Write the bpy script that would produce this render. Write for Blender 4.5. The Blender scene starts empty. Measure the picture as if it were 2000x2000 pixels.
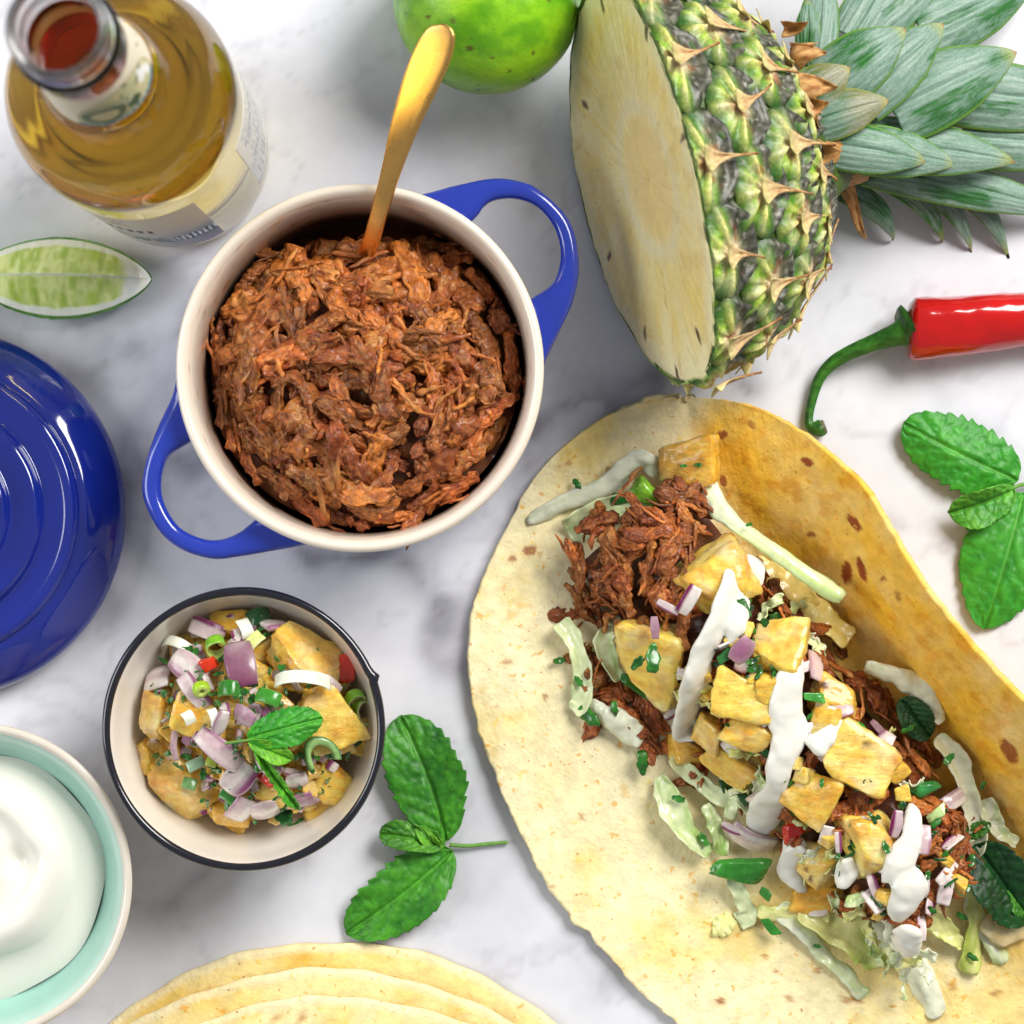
import bpy, math, random
import numpy as np
from mathutils import Matrix, Vector

# ------------------------------------------------------------------ camera, world, lamps
S = 0.01                      # the script thinks in centimetres, Blender in metres
PPC = 62.0                    # photograph pixels (of 2000) per centimetre on the table
CAMP = np.array([1.6, -1.6, 90.0])
scene = bpy.context.scene
COL = scene.collection

_f = -CAMP / np.linalg.norm(CAMP)
_r = np.cross(_f, [0, 1, 0]); _r /= np.linalg.norm(_r)
_u = np.cross(_r, _f)
FPX = PPC * np.linalg.norm(CAMP)
cam_d = bpy.data.cameras.new('camera'); cam = bpy.data.objects.new('camera', cam_d); COL.objects.link(cam)
cam.matrix_world = Matrix(((_r[0], _u[0], -_f[0], CAMP[0]*S), (_r[1], _u[1], -_f[1], CAMP[1]*S), (_r[2], _u[2], -_f[2], CAMP[2]*S), (0, 0, 0, 1)))
cam_d.sensor_width = 36.0; cam_d.lens = FPX / 2000 * 36.0
cam_d.clip_start = 0.02; cam_d.clip_end = 20
cam_d.dof.use_dof = True; cam_d.dof.focus_distance = 0.868; cam_d.dof.aperture_fstop = 13
scene.camera = cam

world = bpy.data.worlds.new('World'); scene.world = world; world.use_nodes = True
bg = world.node_tree.nodes['Background']; bg.inputs[0].default_value = (0.93, 0.965, 1.0, 1); bg.inputs[1].default_value = 0.29

def area_lamp(name, loc, target, size, power, color):
    d = bpy.data.lights.new(name, 'AREA'); d.shape = 'RECTANGLE'; d.size = size[0]*S; d.size_y = size[1]*S
    d.energy = power; d.color = color
    o = bpy.data.objects.new(name, d); COL.objects.link(o)
    o.location = Vector(loc)*S
    o.rotation_euler = (Vector(target)-Vector(loc)).to_track_quat('-Z', 'Y').to_euler()
    return o
area_lamp('window_lamp', (64, 62, 88), (2, 0, 0), (58, 58), 20.5, (1.0, 0.98, 0.955))
area_lamp('left_window_lamp', (-95, 6, 62), (0, 0, 0), (60, 60), 7.0, (0.95, 0.975, 1.0))

vs = scene.view_settings
vs.view_transform = 'Standard'; vs.look = 'None'; vs.exposure = 0.0; vs.gamma = 1.0; vs.use_curve_mapping = False
cy = scene.cycles
cy.max_bounces = 24; cy.transmission_bounces = 24; cy.transparent_max_bounces = 12; cy.glossy_bounces = 4; cy.diffuse_bounces = 3
cy.use_denoising = True; cy.use_adaptive_sampling = True; cy.adaptive_threshold = .025; cy.sample_clamp_indirect = 40.0; cy.blur_glossy = 0.5

# ------------------------------------------------------------------ helpers
rng = np.random.default_rng(7)
random.seed(7)
PI = math.pi

def P(px, py, z=0.0):
    """table-top point (cm) seen at photograph pixel px,py when it lies z cm above the table"""
    d = _f*FPX + _r*(px-1000.0) - _u*(py-1000.0)
    t = (z-CAMP[2])/d[2]
    return CAMP + d*t

def H(hexs):
    v = [int(hexs[i:i+2], 16)/255 for i in (0, 2, 4)]
    return np.array([x/12.92 if x <= .04045 else ((x+.055)/1.055)**2.4 for x in v])

def _hash(ix, iy, iz, s):
    s = int(s)
    n = (ix*374761393 + iy*668265263 + iz*1274126177 + s*974711) & 0xffffffff
    n = ((n ^ (n >> 13))*1103515245) & 0xffffffff
    n = ((n ^ (n >> 16))*69069) & 0xffffffff
    n = n ^ (n >> 15)
    return (n & 0xffff)/32767.5 - 1.0

def noise(Pt, f=1.0, seed=0):
    q = np.asarray(Pt, float)*f
    i = np.floor(q).astype(np.int64); t = q-i; t = t*t*t*(t*(t*6-15)+10)
    x, y, z = i[..., 0], i[..., 1], i[..., 2]
    r = 0
    for a in (0, 1):
        wa = t[..., 0] if a else 1-t[..., 0]
        for b in (0, 1):
            wb = t[..., 1] if b else 1-t[..., 1]
            for c in (0, 1):
                wc = t[..., 2] if c else 1-t[..., 2]
                r = r + wa*wb*wc*_hash(x+a, y+b, z+c, seed)
    return r

def fbm(Pt, f=1.0, o=4, seed=0):
    r = 0; a = 1.0; t = 0
    for k in range(o):
        r = r + a*noise(Pt, f*2**k, seed+k*17); t += a; a *= .5
    return r/t

def sstep(a, b, x):
    t = np.clip((x-a)/(b-a), 0, 1); return t*t*(3-2*t)

def mix(a, b, t):
    t = np.asarray(t)[..., None]; return np.asarray(a)*(1-t)+np.asarray(b)*t

def cr(pts, n):
    """Catmull-Rom through pts, n samples (evenly in parameter)"""
    p = np.asarray(pts, float); m = len(p)
    q = np.vstack([2*p[0]-p[1], p, 2*p[-1]-p[-2]])
    t = np.linspace(0, m-1-1e-9, n); k = np.floor(t).astype(int); u = (t-k)[:, None]
    a, b, c, d = q[k], q[k+1], q[k+2], q[k+3]
    return .5*((2*b)+(-a+c)*u+(2*a-5*b+4*c-d)*u*u+(-a+3*b-3*c+d)*u**3)

def gfaces(nu, nv, closed=False, off=0, flip=False):
    i = np.arange(nu-1)[:, None]; j = np.arange(nv if closed else nv-1)[None, :]
    j2 = (j+1) % nv
    a = off+i*nv+j; b = off+i*nv+j2; c = off+(i+1)*nv+j2; d = off+(i+1)*nv+j
    F = np.stack([a, d, c, b] if flip else [a, b, c, d], -1).reshape(-1, 4)
    return F.tolist()

def lathe(prof, n=96, c=(0, 0), flip=False):
    prof = np.asarray(prof, float)
    th = np.linspace(0, 2*PI, n, endpoint=False)
    r = np.maximum(prof[:, 0], 1e-3)[:, None]
    V = np.stack([c[0]+r*np.cos(th), c[1]+r*np.sin(th), np.repeat(prof[:, 1][:, None], n, 1)], -1)
    return V.reshape(-1, 3), gfaces(len(prof), n, True, flip=flip)

def frames(p, up=(0, 0, 1)):
    T = np.gradient(p, axis=0); T /= np.linalg.norm(T, axis=1)[:, None]+1e-9
    N = np.zeros_like(p); n = np.asarray(up, float)
    for i in range(len(p)):
        n = n-T[i]*n.dot(T[i]); l = np.linalg.norm(n)
        if l < 1e-5: n = np.cross(T[i], [1, .3, .2]); l = np.linalg.norm(n)
        n = n/l; N[i] = n
    B = np.cross(T, N)
    return T, N, B

def tube(pts, ra, rb=None, n=8, up=(0, 0, 1), cap=True, power=2.0, off=0, twist=None):
    """swept section: half width ra (sideways), half height rb (along up)"""
    p = np.asarray(pts, float); m = len(p)
    ra = np.broadcast_to(np.asarray(ra, float), (m,)); rb = ra if rb is None else np.broadcast_to(np.asarray(rb, float), (m,))
    T, N, B = frames(p, up)
    if twist is not None:
        c, s = np.cos(twist)[:, None], np.sin(twist)[:, None]; N, B = N*c+B*s, B*c-N*s
    th = np.linspace(0, 2*PI, n, endpoint=False)
    cs, sn = np.cos(th), np.sin(th)
    e = 2/power
    cx = np.sign(cs)*np.abs(cs)**e; sx = np.sign(sn)*np.abs(sn)**e
    V = p[:, None, :]+B[:, None, :]*(ra[:, None]*cx)[..., None]+N[:, None, :]*(rb[:, None]*sx)[..., None]
    F = gfaces(m, n, True, off)
    V = V.reshape(-1, 3)
    if cap:
        F = F+[[off+n-1-i for i in range(n)], [off+(m-1)*n+i for i in range(n)]]
    return V, F

def slab(G, th, N=None, off=0):
    """closed sheet of thickness th under the grid G (nu,nv,3); verts: top grid then bottom grid"""
    nu, nv = G.shape[:2]
    if N is None:
        du = np.gradient(G, axis=0); dv = np.gradient(G, axis=1)
        N = np.cross(du, dv); N /= np.linalg.norm(N, axis=2)[..., None]+1e-9
    Bt = G-N*np.asarray(th)[..., None] if np.ndim(th) else G-N*th
    V = np.concatenate([G.reshape(-1, 3), Bt.reshape(-1, 3)])
    n = nu*nv
    F = gfaces(nu, nv, False, off)+gfaces(nu, nv, False, off+n, True)
    def idx(i, j): return off+i*nv+j
    per = [(i, 0) for i in range(nu)]+[(nu-1, j) for j in range(1, nv)]+[(i, nv-1) for i in range(nu-2, -1, -1)]+[(0, j) for j in range(nv-2, 0, -1)]
    for k in range(len(per)):
        a = idx(*per[k]); b = idx(*per[(k+1) % len(per)])
        F.append([a, a+n, b+n, b][::-1])
    return V, F

def rot(rx=0, ry=0, rz=0):
    cx, sx, cy_, sy, cz, sz = math.cos(rx), math.sin(rx), math.cos(ry), math.sin(ry), math.cos(rz), math.sin(rz)
    X = np.array([[1, 0, 0], [0, cx, -sx], [0, sx, cx]]); Y = np.array([[cy_, 0, sy], [0, 1, 0], [-sy, 0, cy_]]); Z = np.array([[cz, -sz, 0], [sz, cz, 0], [0, 0, 1]])
    return Z@Y@X

ORG = {}
def tag(o, label=None, cat=None, group=None, kind=None):
    if label: o['label'] = label
    if cat: o['category'] = cat
    if group: o['group'] = group
    if kind: o['kind'] = kind
    return o

def thing(name, loc, label, cat, group=None):
    o = bpy.data.objects.new(name, None); COL.objects.link(o)
    o.empty_display_size = .01
    o.location = Vector(loc)*S; ORG[o.name] = np.asarray(loc, float)
    return tag(o, label, cat, group)

def mesh_data(name, V, F, mat, col=None, smooth=True):
    me = bpy.data.meshes.new(name)
    me.from_pydata((np.asarray(V, float)*S).tolist(), [], F)
    if smooth: me.polygons.foreach_set('use_smooth', [True]*len(me.polygons))
    if col is not None:
        c = np.ones((len(V), 4)); c[:, :3] = np.clip(col, 0, 1)
        at = me.attributes.new('Col', 'FLOAT_COLOR', 'POINT'); at.data.foreach_set('color', c.ravel())
    me.materials.append(mat)
    me.update()
    return me

def mk(name, V, F, mat, parent=None, col=None, smooth=True, **t):
    V = np.asarray(V, float)
    if parent is not None: org = ORG[parent.name]
    else: org = np.array([V[:, 0].mean(), V[:, 1].mean(), V[:, 2].min()])
    me = mesh_data(name, V-org, F, mat, col, smooth)
    o = bpy.data.objects.new(name, me); COL.objects.link(o)
    if parent is not None: o.parent = parent
    else: o.location = Vector(org)*S
    ORG[o.name] = org
    return tag(o, **t) if t else o

class Bag:
    """collects several shells into one mesh"""
    def __init__(s): s.V = []; s.F = []; s.C = []; s.n = 0
    def add(s, V, F, c=None):
        V = np.asarray(V, float)
        s.F += [[i+s.n for i in f] for f in F]; s.V.append(V); s.n += len(V)
        if c is None: c = (1, 1, 1)
        s.C.append(np.broadcast_to(np.asarray(c, float), (len(V), 3)))
    def out(s): return np.concatenate(s.V), s.F, np.concatenate(s.C)

def mod(o, kind, **k):
    m = o.modifiers.new(kind.lower(), kind)
    for a, b in k.items(): setattr(m, a, b)
    return m

# ------------------------------------------------------------------ materials
def M(name, col='Col', rough=.5, var=None, bump=(), sss=None, coat=0, coat_rough=.1, spec=.5, metal=0, trans=0, ior=1.45, rnd=None, sheen=0, fleck=None, aniso=None, rvar=None):
    m = bpy.data.materials.new(name); m.use_nodes = True
    nt = m.node_tree; N = nt.nodes; L = nt.links; b = N['Principled BSDF']
    tc = N.new('ShaderNodeTexCoord')
    def nz(scale, detail=4, rg=.55, stretch=None):
        t = N.new('ShaderNodeTexNoise'); t.inputs['Scale'].default_value = scale*100; t.inputs['Detail'].default_value = detail; t.inputs['Roughness'].default_value = rg
        if stretch:
            mp = N.new('ShaderNodeMapping'); mp.inputs['Scale'].default_value = stretch[:3]
            if len(stretch) > 3: mp.inputs['Rotation'].default_value = (0, 0, stretch[3])
            L.new(tc.outputs['Object'], mp.inputs['Vector']); L.new(mp.outputs[0], t.inputs['Vector'])
        else: L.new(tc.outputs['Object'], t.inputs['Vector'])
        return t
    if isinstance(col, str):
        a = N.new('ShaderNodeAttribute'); a.attribute_name = col; out = a.outputs['Color']
    else:
        a = N.new('ShaderNodeRGB'); a.outputs[0].default_value = (*[float(x) for x in col], 1); out = a.outputs[0]
    def mixc(kind, fac, A, B):
        x = N.new('ShaderNodeMix'); x.data_type = 'RGBA'; x.blend_type = kind
        for inp, val in ((x.inputs[0], fac), (x.inputs[6], A), (x.inputs[7], B)):
            if hasattr(val, 'links') or isinstance(val, bpy.types.NodeSocket): L.new(val, inp)
            elif isinstance(val, (int, float)): inp.default_value = val
            else: inp.default_value = (*[float(q) for q in val], 1)
        return x.outputs[2]
    def ramp(src, lo, hi, v0=0., v1=1.):
        r = N.new('ShaderNodeMapRange'); r.inputs[1].default_value = lo; r.inputs[2].default_value = hi; r.inputs[3].default_value = v0; r.inputs[4].default_value = v1
        r.interpolation_type = 'SMOOTHSTEP'; L.new(src, r.inputs[0]); return r.outputs[0]
    if var:                                     # (scale, darkest, brightest[, stretch])
        t = nz(var[0], 5, .6, var[3] if len(var) > 3 else None)
        r = ramp(t.outputs['Fac'], .3, .7, var[1], var[2])
        c = N.new('ShaderNodeCombineColor')
        for k in range(3): L.new(r, c.inputs[k])
        out = mixc('MULTIPLY', 1.0, out, c.outputs[0])
    if fleck:                                   # list of (scale, threshold, width, colour, strength)
        for sc, thr, wd, cc, stg in fleck:
            t = nz(sc, 2, .5)
            r = ramp(t.outputs['Fac'], thr, thr+wd, 0, stg)
            out = mixc('MIX', r, out, cc)
    if rnd:                                     # (hue spread, value low, value high)
        oi = N.new('ShaderNodeObjectInfo'); hs = N.new('ShaderNodeHueSaturation')
        L.new(ramp(oi.outputs['Random'], 0, 1, .5-rnd[0], .5+rnd[0]), hs.inputs['Hue'])
        w = N.new('ShaderNodeTexWhiteNoise'); w.noise_dimensions = '1D'; L.new(oi.outputs['Random'], w.inputs['W'])
        L.new(ramp(w.outputs['Value'], 0, 1, rnd[1], rnd[2]), hs.inputs['Value'])
        L.new(out, hs.inputs['Color']); out = hs.outputs[0]
    L.new(out, b.inputs['Base Color'])
    b.inputs['Roughness'].default_value = rough
    if rvar:
        t = nz(rvar[0], 4); L.new(ramp(t.outputs['Fac'], .3, .7, rvar[1], rvar[2]), b.inputs['Roughness'])
    b.inputs['Metallic'].default_value = metal; b.inputs['IOR'].default_value = ior
    b.inputs['Specular IOR Level'].default_value = spec
    b.inputs['Coat Weight'].default_value = coat; b.inputs['Coat Roughness'].default_value = coat_rough
    b.inputs['Transmission Weight'].default_value = trans
    if sheen: b.inputs['Sheen Weight'].default_value = sheen
    if sss:
        b.inputs['Subsurface Weight'].default_value = sss[0]; b.inputs['Subsurface Scale'].default_value = sss[1]*S
        b.inputs['Subsurface Radius'].default_value = sss[2] if len(sss) > 2 else (1, .6, .3)
    prev = None
    for bp in bump:                              # (scale, strength, depth cm[, stretch])
        t = nz(bp[0], 5, .6, bp[3] if len(bp) > 3 else None)
        bn = N.new('ShaderNodeBump'); bn.inputs['Strength'].default_value = bp[1]; bn.inputs['Distance'].default_value = bp[2]*S
        L.new(t.outputs['Fac'], bn.inputs['Height'])
        if prev is not None: L.new(prev, bn.inputs['Normal'])
        prev = bn.outputs[0]
    if prev is not None: L.new(prev, b.inputs['Normal'])
    return m

MAT = {}
MAT['marble'] = M('marble', rough=.32, var=(1.3, .965, 1.02), spec=.45, bump=[(25, .05, .01)])
MAT['blue'] = M('blue_enamel', H('263ba6'), rough=.16, coat=.6, coat_rough=.04, spec=.5, bump=[(2.2, .06, .03)], var=(.5, .93, 1.03))
MAT['lid_blue'] = M('blue_enamel_lid', H('142684'), rough=.1, coat=1.0, coat_rough=.03, spec=.5, bump=[(1.6, .05, .03)], var=(.4, .9, 1.03))
MAT['cream_enamel'] = M('cream_enamel', rough=.2, coat=.5, coat_rough=.05, bump=[(2, .05, .02)])
MAT['white_enamel'] = M('white_enamel', rough=.22, coat=.5, coat_rough=.05, bump=[(2, .06, .02)])
MAT['black_enamel'] = M('black_enamel', H('1b1a24'), rough=.18, coat=.6, coat_rough=.05, bump=[(5, .1, .02)])
MAT['celadon'] = M('celadon_glaze', rough=.2, coat=.4, var=(.8, .94, 1.04), bump=[(3, .08, .02)])
MAT['cream'] = M('sour_cream', H('ece9dd'), rough=.18, sss=(.4, .15, (1, .85, .65)), spec=.5, bump=[(3, .06, .03)])
MAT['gold'] = M('brushed_gold', H('f0bb6c'), rough=.4, metal=1, bump=[(4, .04, .01)], rvar=(3, .26, .34))
MAT['lime'] = M('lime_peel', rough=.3, coat=.25, coat_rough=.2, bump=[(11, .35, .05), (2.5, .15, .08)])
MAT['lime_flesh'] = M('lime_flesh', rough=.22, coat=.5, coat_rough=.1, sss=(.5, .3, (.8, 1, .4)), bump=[(9, .25, .03, (.25, 1, 1)), (20, .15, .02)])
MAT['chili'] = M('chili_skin', rough=.14, coat=.8, coat_rough=.06, bump=[(1.3, .16, .08)])
MAT['stem'] = M('green_stem', rough=.45, bump=[(14, .3, .03)], var=(6, .8, 1.15))
MAT['tortilla'] = M('tortilla', rough=.6, spec=.3, var=(2.2, .86, 1.06), bump=[(1.1, .5, .2), (2.6, .4, .1), (9, .45, .05)],
                    fleck=[(3.2, .66, .05, H('eda52a'), .65), (5.5, .715, .03, H('b5611a'), .7), (4, .65, .06, H('f6cf48'), .5)])
MAT['meat'] = M('pulled_meat', rough=.4, rnd=(.006, .62, 1.2), coat=.3, coat_rough=.2, var=(5, .7, 1.3), bump=[(8, .8, .07, (.3, 1, 1)), (22, .85, .06)], spec=.5)
MAT['pineapple_piece'] = M('cooked_pineapple', trans=.12, ior=1.36, rough=.28, coat=.5, coat_rough=.08, sss=(.6, .2, (1, .7, .2)), bump=[(4.5, .7, .1, (.3, 1, 1)), (12, .3, .04)], var=(3.0, .8, 1.14), fleck=[(10, .735, .02, H('2c2410'), .8)])
MAT['onion'] = M('onion', trans=.25, ior=1.36, rough=.26, coat=.35, coat_rough=.15, bump=[(9, .2, .02, (1, .25, 1))], var=(6, .88, 1.06))
MAT['veg'] = M('green_veg', rough=.26, coat=.4, coat_rough=.15, bump=[(12, .25, .02)], var=(6, .8, 1.12))
MAT['cabbage'] = M('cabbage', rough=.28, coat=.4, coat_rough=.15, bump=[(4, .3, .04), (14, .15, .02)], var=(3, .88, 1.06))
MAT['mint'] = M('mint_leaf', rough=.42, spec=.45, bump=[(9, .5, .03), (24, .3, .02)], var=(4, .8, 1.15))
MAT['rind'] = M('pineapple_rind', rough=.4, spec=.45, coat=.15, bump=[(12, .45, .04), (30, .3, .02)], var=(9, .72, 1.2))
MAT['husk'] = M('dry_husk', rough=.7, bump=[(10, .4, .03)], var=(6, .75, 1.2))
MAT['flesh'] = M('pineapple_flesh', rough=.34, coat=.2, coat_rough=.25, bump=[(7, .15, .03)], var=(4, .95, 1.03))
MAT['crown'] = M('crown_leaf', rough=.45, spec=.4, bump=[(30, .2, .01)], var=(12, .86, 1.1))
MAT['paper'] = M('label_paper', rough=.55, bump=[(20, .05, .01)])

def glass_mat():
    m = M('clear_glass', (1, 1, 1), rough=0, trans=1, ior=1.5)
    return m
MAT['glass'] = glass_mat()
for _k, _n, _i in (('liquid', 'amber_drink_in_glass', 1.34/1.5), ('liquid_top', 'amber_drink_surface', 1.34)):
    ml = M(_n, (1, 1, 1), rough=0, trans=1, ior=_i)
    va = ml.node_tree.nodes.new('ShaderNodeVolumeAbsorption'); va.inputs['Color'].default_value = (.98, .84, .0, 1); va.inputs['Density'].default_value = 23
    ml.node_tree.links.new(va.outputs[0], ml.node_tree.nodes['Material Output'].inputs['Volume'])
    MAT[_k] = ml

# thin paper lets some light through
_p = MAT['paper'].node_tree; _t = _p.nodes.new('ShaderNodeBsdfTranslucent'); _m = _p.nodes.new('ShaderNodeMixShader'); _m.inputs[0].default_value = .22
_t.inputs[0].default_value = (.95, .9, .78, 1)
_p.links.new(_p.nodes['Principled BSDF'].outputs[0], _m.inputs[1]); _p.links.new(_t.outputs[0], _m.inputs[2]); _p.links.new(_m.outputs[0], _p.nodes['Material Output'].inputs[0])
# ------------------------------------------------------------------ marble table
def build_table():
    n = 270; ext = 26
    x = np.linspace(-ext, ext, n); X, Y = np.meshgrid(x, x, indexing='ij')
    V = np.stack([X, Y, np.zeros_like(X)], -1).reshape(-1, 3)
    W = V.copy(); W[:, 0] += 1.5*fbm(V, .25, 3, 5); W[:, 1] += 1.5*fbm(V, .25, 3, 9)
    c = np.zeros((len(V), 3))+H('dfdfe4')
    cloud = fbm(W, .16, 4, 21)
    c = mix(c, H('c6c5cb'), sstep(-.05, .5, cloud)*.55)
    veins = [([(120, 760), (330, 640), (520, 560), (760, 500)], 60, .6), ([(1040, 960), (1080, 850), (1210, 770), (1330, 700), (1420, 760)], 46, .75),
             ([(620, 1110), (740, 1070), (840, 1130), (890, 1220), (880, 1330)], 42, .95), ([(250, 1010), (330, 940), (400, 900)], 60, .8),  # last streak here paints the pot's shade inside its left handle
             ([(1570, 960), (1650, 930), (1740, 985), (1800, 1010)], 20, .3), ([(1820, 1260), (1890, 1240), (1960, 1290)], 18, .3), ([(330, 1790), (370, 1740), (420, 1740)], 24, .3),
             ([(500, 1800), (560, 1700), (600, 1720)], 24, .32), ([(980, 210), (1010, 290), (1000, 380)], 30, .2), ([(1720, 760), (1790, 740), (1850, 790)], 26, .22),
             ([(1040, 640), (1090, 740), (1060, 860)], 55, .5), ([(0, 620), (120, 600), (240, 660)], 60, .45), ([(1120, 1850), (1160, 1960)], 50, .4)]  # last streak paints the taco's cast shade beside the tortilla edge
    for pts, wd, st in veins:
        q = cr(np.array([P(a, b)[:2] for a, b in pts]), 40)
        d = np.min(np.linalg.norm(W[:, None, :2]-q[None], axis=2), axis=1)*PPC
        t = np.exp(-(d/wd)**2)*st*(.55+.6*(fbm(V, .9, 4, 33)+.3))
        c = mix(c, H('84828c'), np.clip(t, 0, .85))
        t2 = np.exp(-(d/(wd*.3))**2)*st*np.clip(.2+1.2*fbm(V, 1.6, 4, 44), 0, 1)
        c = mix(c, H('75706f'), np.clip(t2, 0, .7))
    fine = np.abs(fbm(W, .35, 4, 71))
    c = mix(c, H('a9a7af'), .28*sstep(.06, .0, fine))
    mk('marble_table', V, gfaces(n, n, flip=True), MAT['marble'], col=c, kind='structure', label='white marble table top with soft grey veins')
build_table()

# ------------------------------------------------------------------ blue casserole pot
POT = P(702, 718, 5.2); PZ = 5.2
def build_pot():
    c = POT[:2]
    t = thing('casserole_pot', (c[0], c[1], 0), 'small round blue casserole pot with cream inside and two loop handles', 'pot')
    out = [(0.01, .02), (4.2, .02), (4.6, .15), (4.95, .6), (5.15, 1.4), (5.3, 3), (5.42, 4.6), (5.46, 4.98)]
    V, F = lathe(cr(out, 60), 128, c, flip=False)
    mk('outer_wall', V, F, MAT['blue'], t)
    inn = cr([(5.46, 4.985), (5.49, 5.1), (5.44, 5.22), (5.32, 5.27), (5.2, 5.2), (5.1, 5.02), (5.0, 4.6), (4.9, 3.4), (4.75, 1.6), (4.4, .75), (3.6, .45), (.01, .4)], 90)
    V, F = lathe(inn, 128, c)
    cc = np.zeros((len(V), 3))+H('e9dccb')
    spl = fbm(V, 2.2, 4, 3)                                    # sauce smears on the inside wall
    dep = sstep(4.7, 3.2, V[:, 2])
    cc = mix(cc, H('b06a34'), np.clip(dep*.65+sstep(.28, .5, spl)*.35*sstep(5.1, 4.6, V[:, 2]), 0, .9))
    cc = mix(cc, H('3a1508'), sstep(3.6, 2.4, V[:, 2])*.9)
    sp2 = noise(V, 6.0, 8)
    cc = mix(cc, H('c07c3c'), sstep(.62, .75, sp2)*.4*sstep(5.25, 5.0, V[:, 2]))
    mk('cream_lining', V, F, MAT['cream_enamel'], t, col=cc)
    hs = [([(790, 385), (833, 377), (890, 362), (959, 349), (1010, 353), (1052, 370), (1112, 430), (1131, 510), (1122, 580), (1094, 645), (1072, 690), (1055, 735)],
           [(840, 440), (900, 445), (931, 423), (945, 404), (968, 391), (1010, 389), (1052, 407), (1084, 449), (1094, 500), (1080, 551), (1045, 578), (1010, 600), (985, 640)]),
          ([(345, 730), (337, 770), (304, 845), (281, 920), (281, 975), (311, 1036), (353, 1073), (414, 1092), (470, 1087), (539, 1075), (590, 1066), (640, 1050)],
           [(420, 800), (395, 845), (365, 868), (330, 892), (316, 934), (320, 980), (348, 1027), (390, 1050), (428, 1054), (465, 1041), (490, 1022), (520, 1000), (580, 985)])]
    for o, i in hs:
        def resamp(q, n):
            q = cr(np.array([P(a, b, 4.3) for a, b in q]), 400)
            d = np.r_[0, np.cumsum(np.linalg.norm(np.diff(q, axis=0), axis=1))]
            s = np.linspace(0, d[-1], n); return np.stack([np.interp(s, d, q[:, k]) for k in range(3)], 1)
        n = 60
        A, B = resamp(o, n), resamp(i, n)
        mid = (A+B)/2; hw = np.linalg.norm(A-B, axis=1)/2; dr = (A-B)/(2*hw[:, None])
        k = 20; th = np.linspace(0, 2*PI, k, endpoint=False)
        cx = np.sign(np.cos(th))*np.abs(np.cos(th))**.75; sx = np.sign(np.sin(th))*np.abs(np.sin(th))**.75
        V = mid[:, None]+dr[:, None]*(hw[:, None]*cx)[..., None]
        V[..., 2] = 4.25+.33*sx[None]
        V = V.reshape(-1, 3)
        dx = V[:, :2]-c; rd = np.linalg.norm(dx, axis=1); lo = np.maximum(rd, 5.18)      # the roots stay inside the wall
        V[:, :2] = c+dx*(lo/rd)[:, None]
        F = gfaces(n, k, True)+[list(range(k))[::-1], [(n-1)*k+j for j in range(k)]]
        ob = mk('handle', V, F, MAT['blue'], t)
        me = ob.data
    return t
build_pot()

# ------------------------------------------------------------------ blue lid
def build_lid():
    c = P(-119, 1003, 1.0)[:2]
    t = thing('pot_lid', (c[0], c[1], 0), 'round glossy blue pot lid with stepped rings at the left edge', 'lid')
    pr = [(5.62, .3), (5.74, .42), (5.8, .62), (5.76, .85), (5.55, 1.15), (5.2, 1.5), (4.8, 1.78), (4.62, 1.84), (4.54, 1.86), (4.47, 2.02), (4.36, 2.12), (4.2, 2.12), (4.0, 2.08), (3.6, 2.06),
          (3.48, 2.08), (3.4, 2.24), (3.28, 2.36), (3.1, 2.36), (2.7, 2.3), (2.5, 2.3), (2.42, 2.46), (2.3, 2.58), (2.1, 2.58), (1.5, 2.56), (.9, 2.66), (.75, 2.8)]
    V, F = lathe(cr(pr, 150)[::-1], 160, c, flip=False)
    mk('lid_shell', V, F, MAT['lid_blue'], t)
    V, F = lathe([(5.62, .3), (5.3, .28), (5.1, .5), (4.6, 1.4), (.01, 2.2)][::-1], 96, c, flip=True)
    mk('underside', V, F, MAT['cream_enamel'], t, col=np.zeros((len(V), 3))+H('2c3fae'))
    V, F = lathe(cr([(.01, 4.05), (1.0, 4.0), (1.5, 3.8), (1.6, 3.5), (1.4, 3.25), (.9, 3.0), (.75, 2.75)], 40), 64, c, flip=False)
    mk('knob', V, F, MAT['lid_blue'], t)
build_lid()

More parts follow.
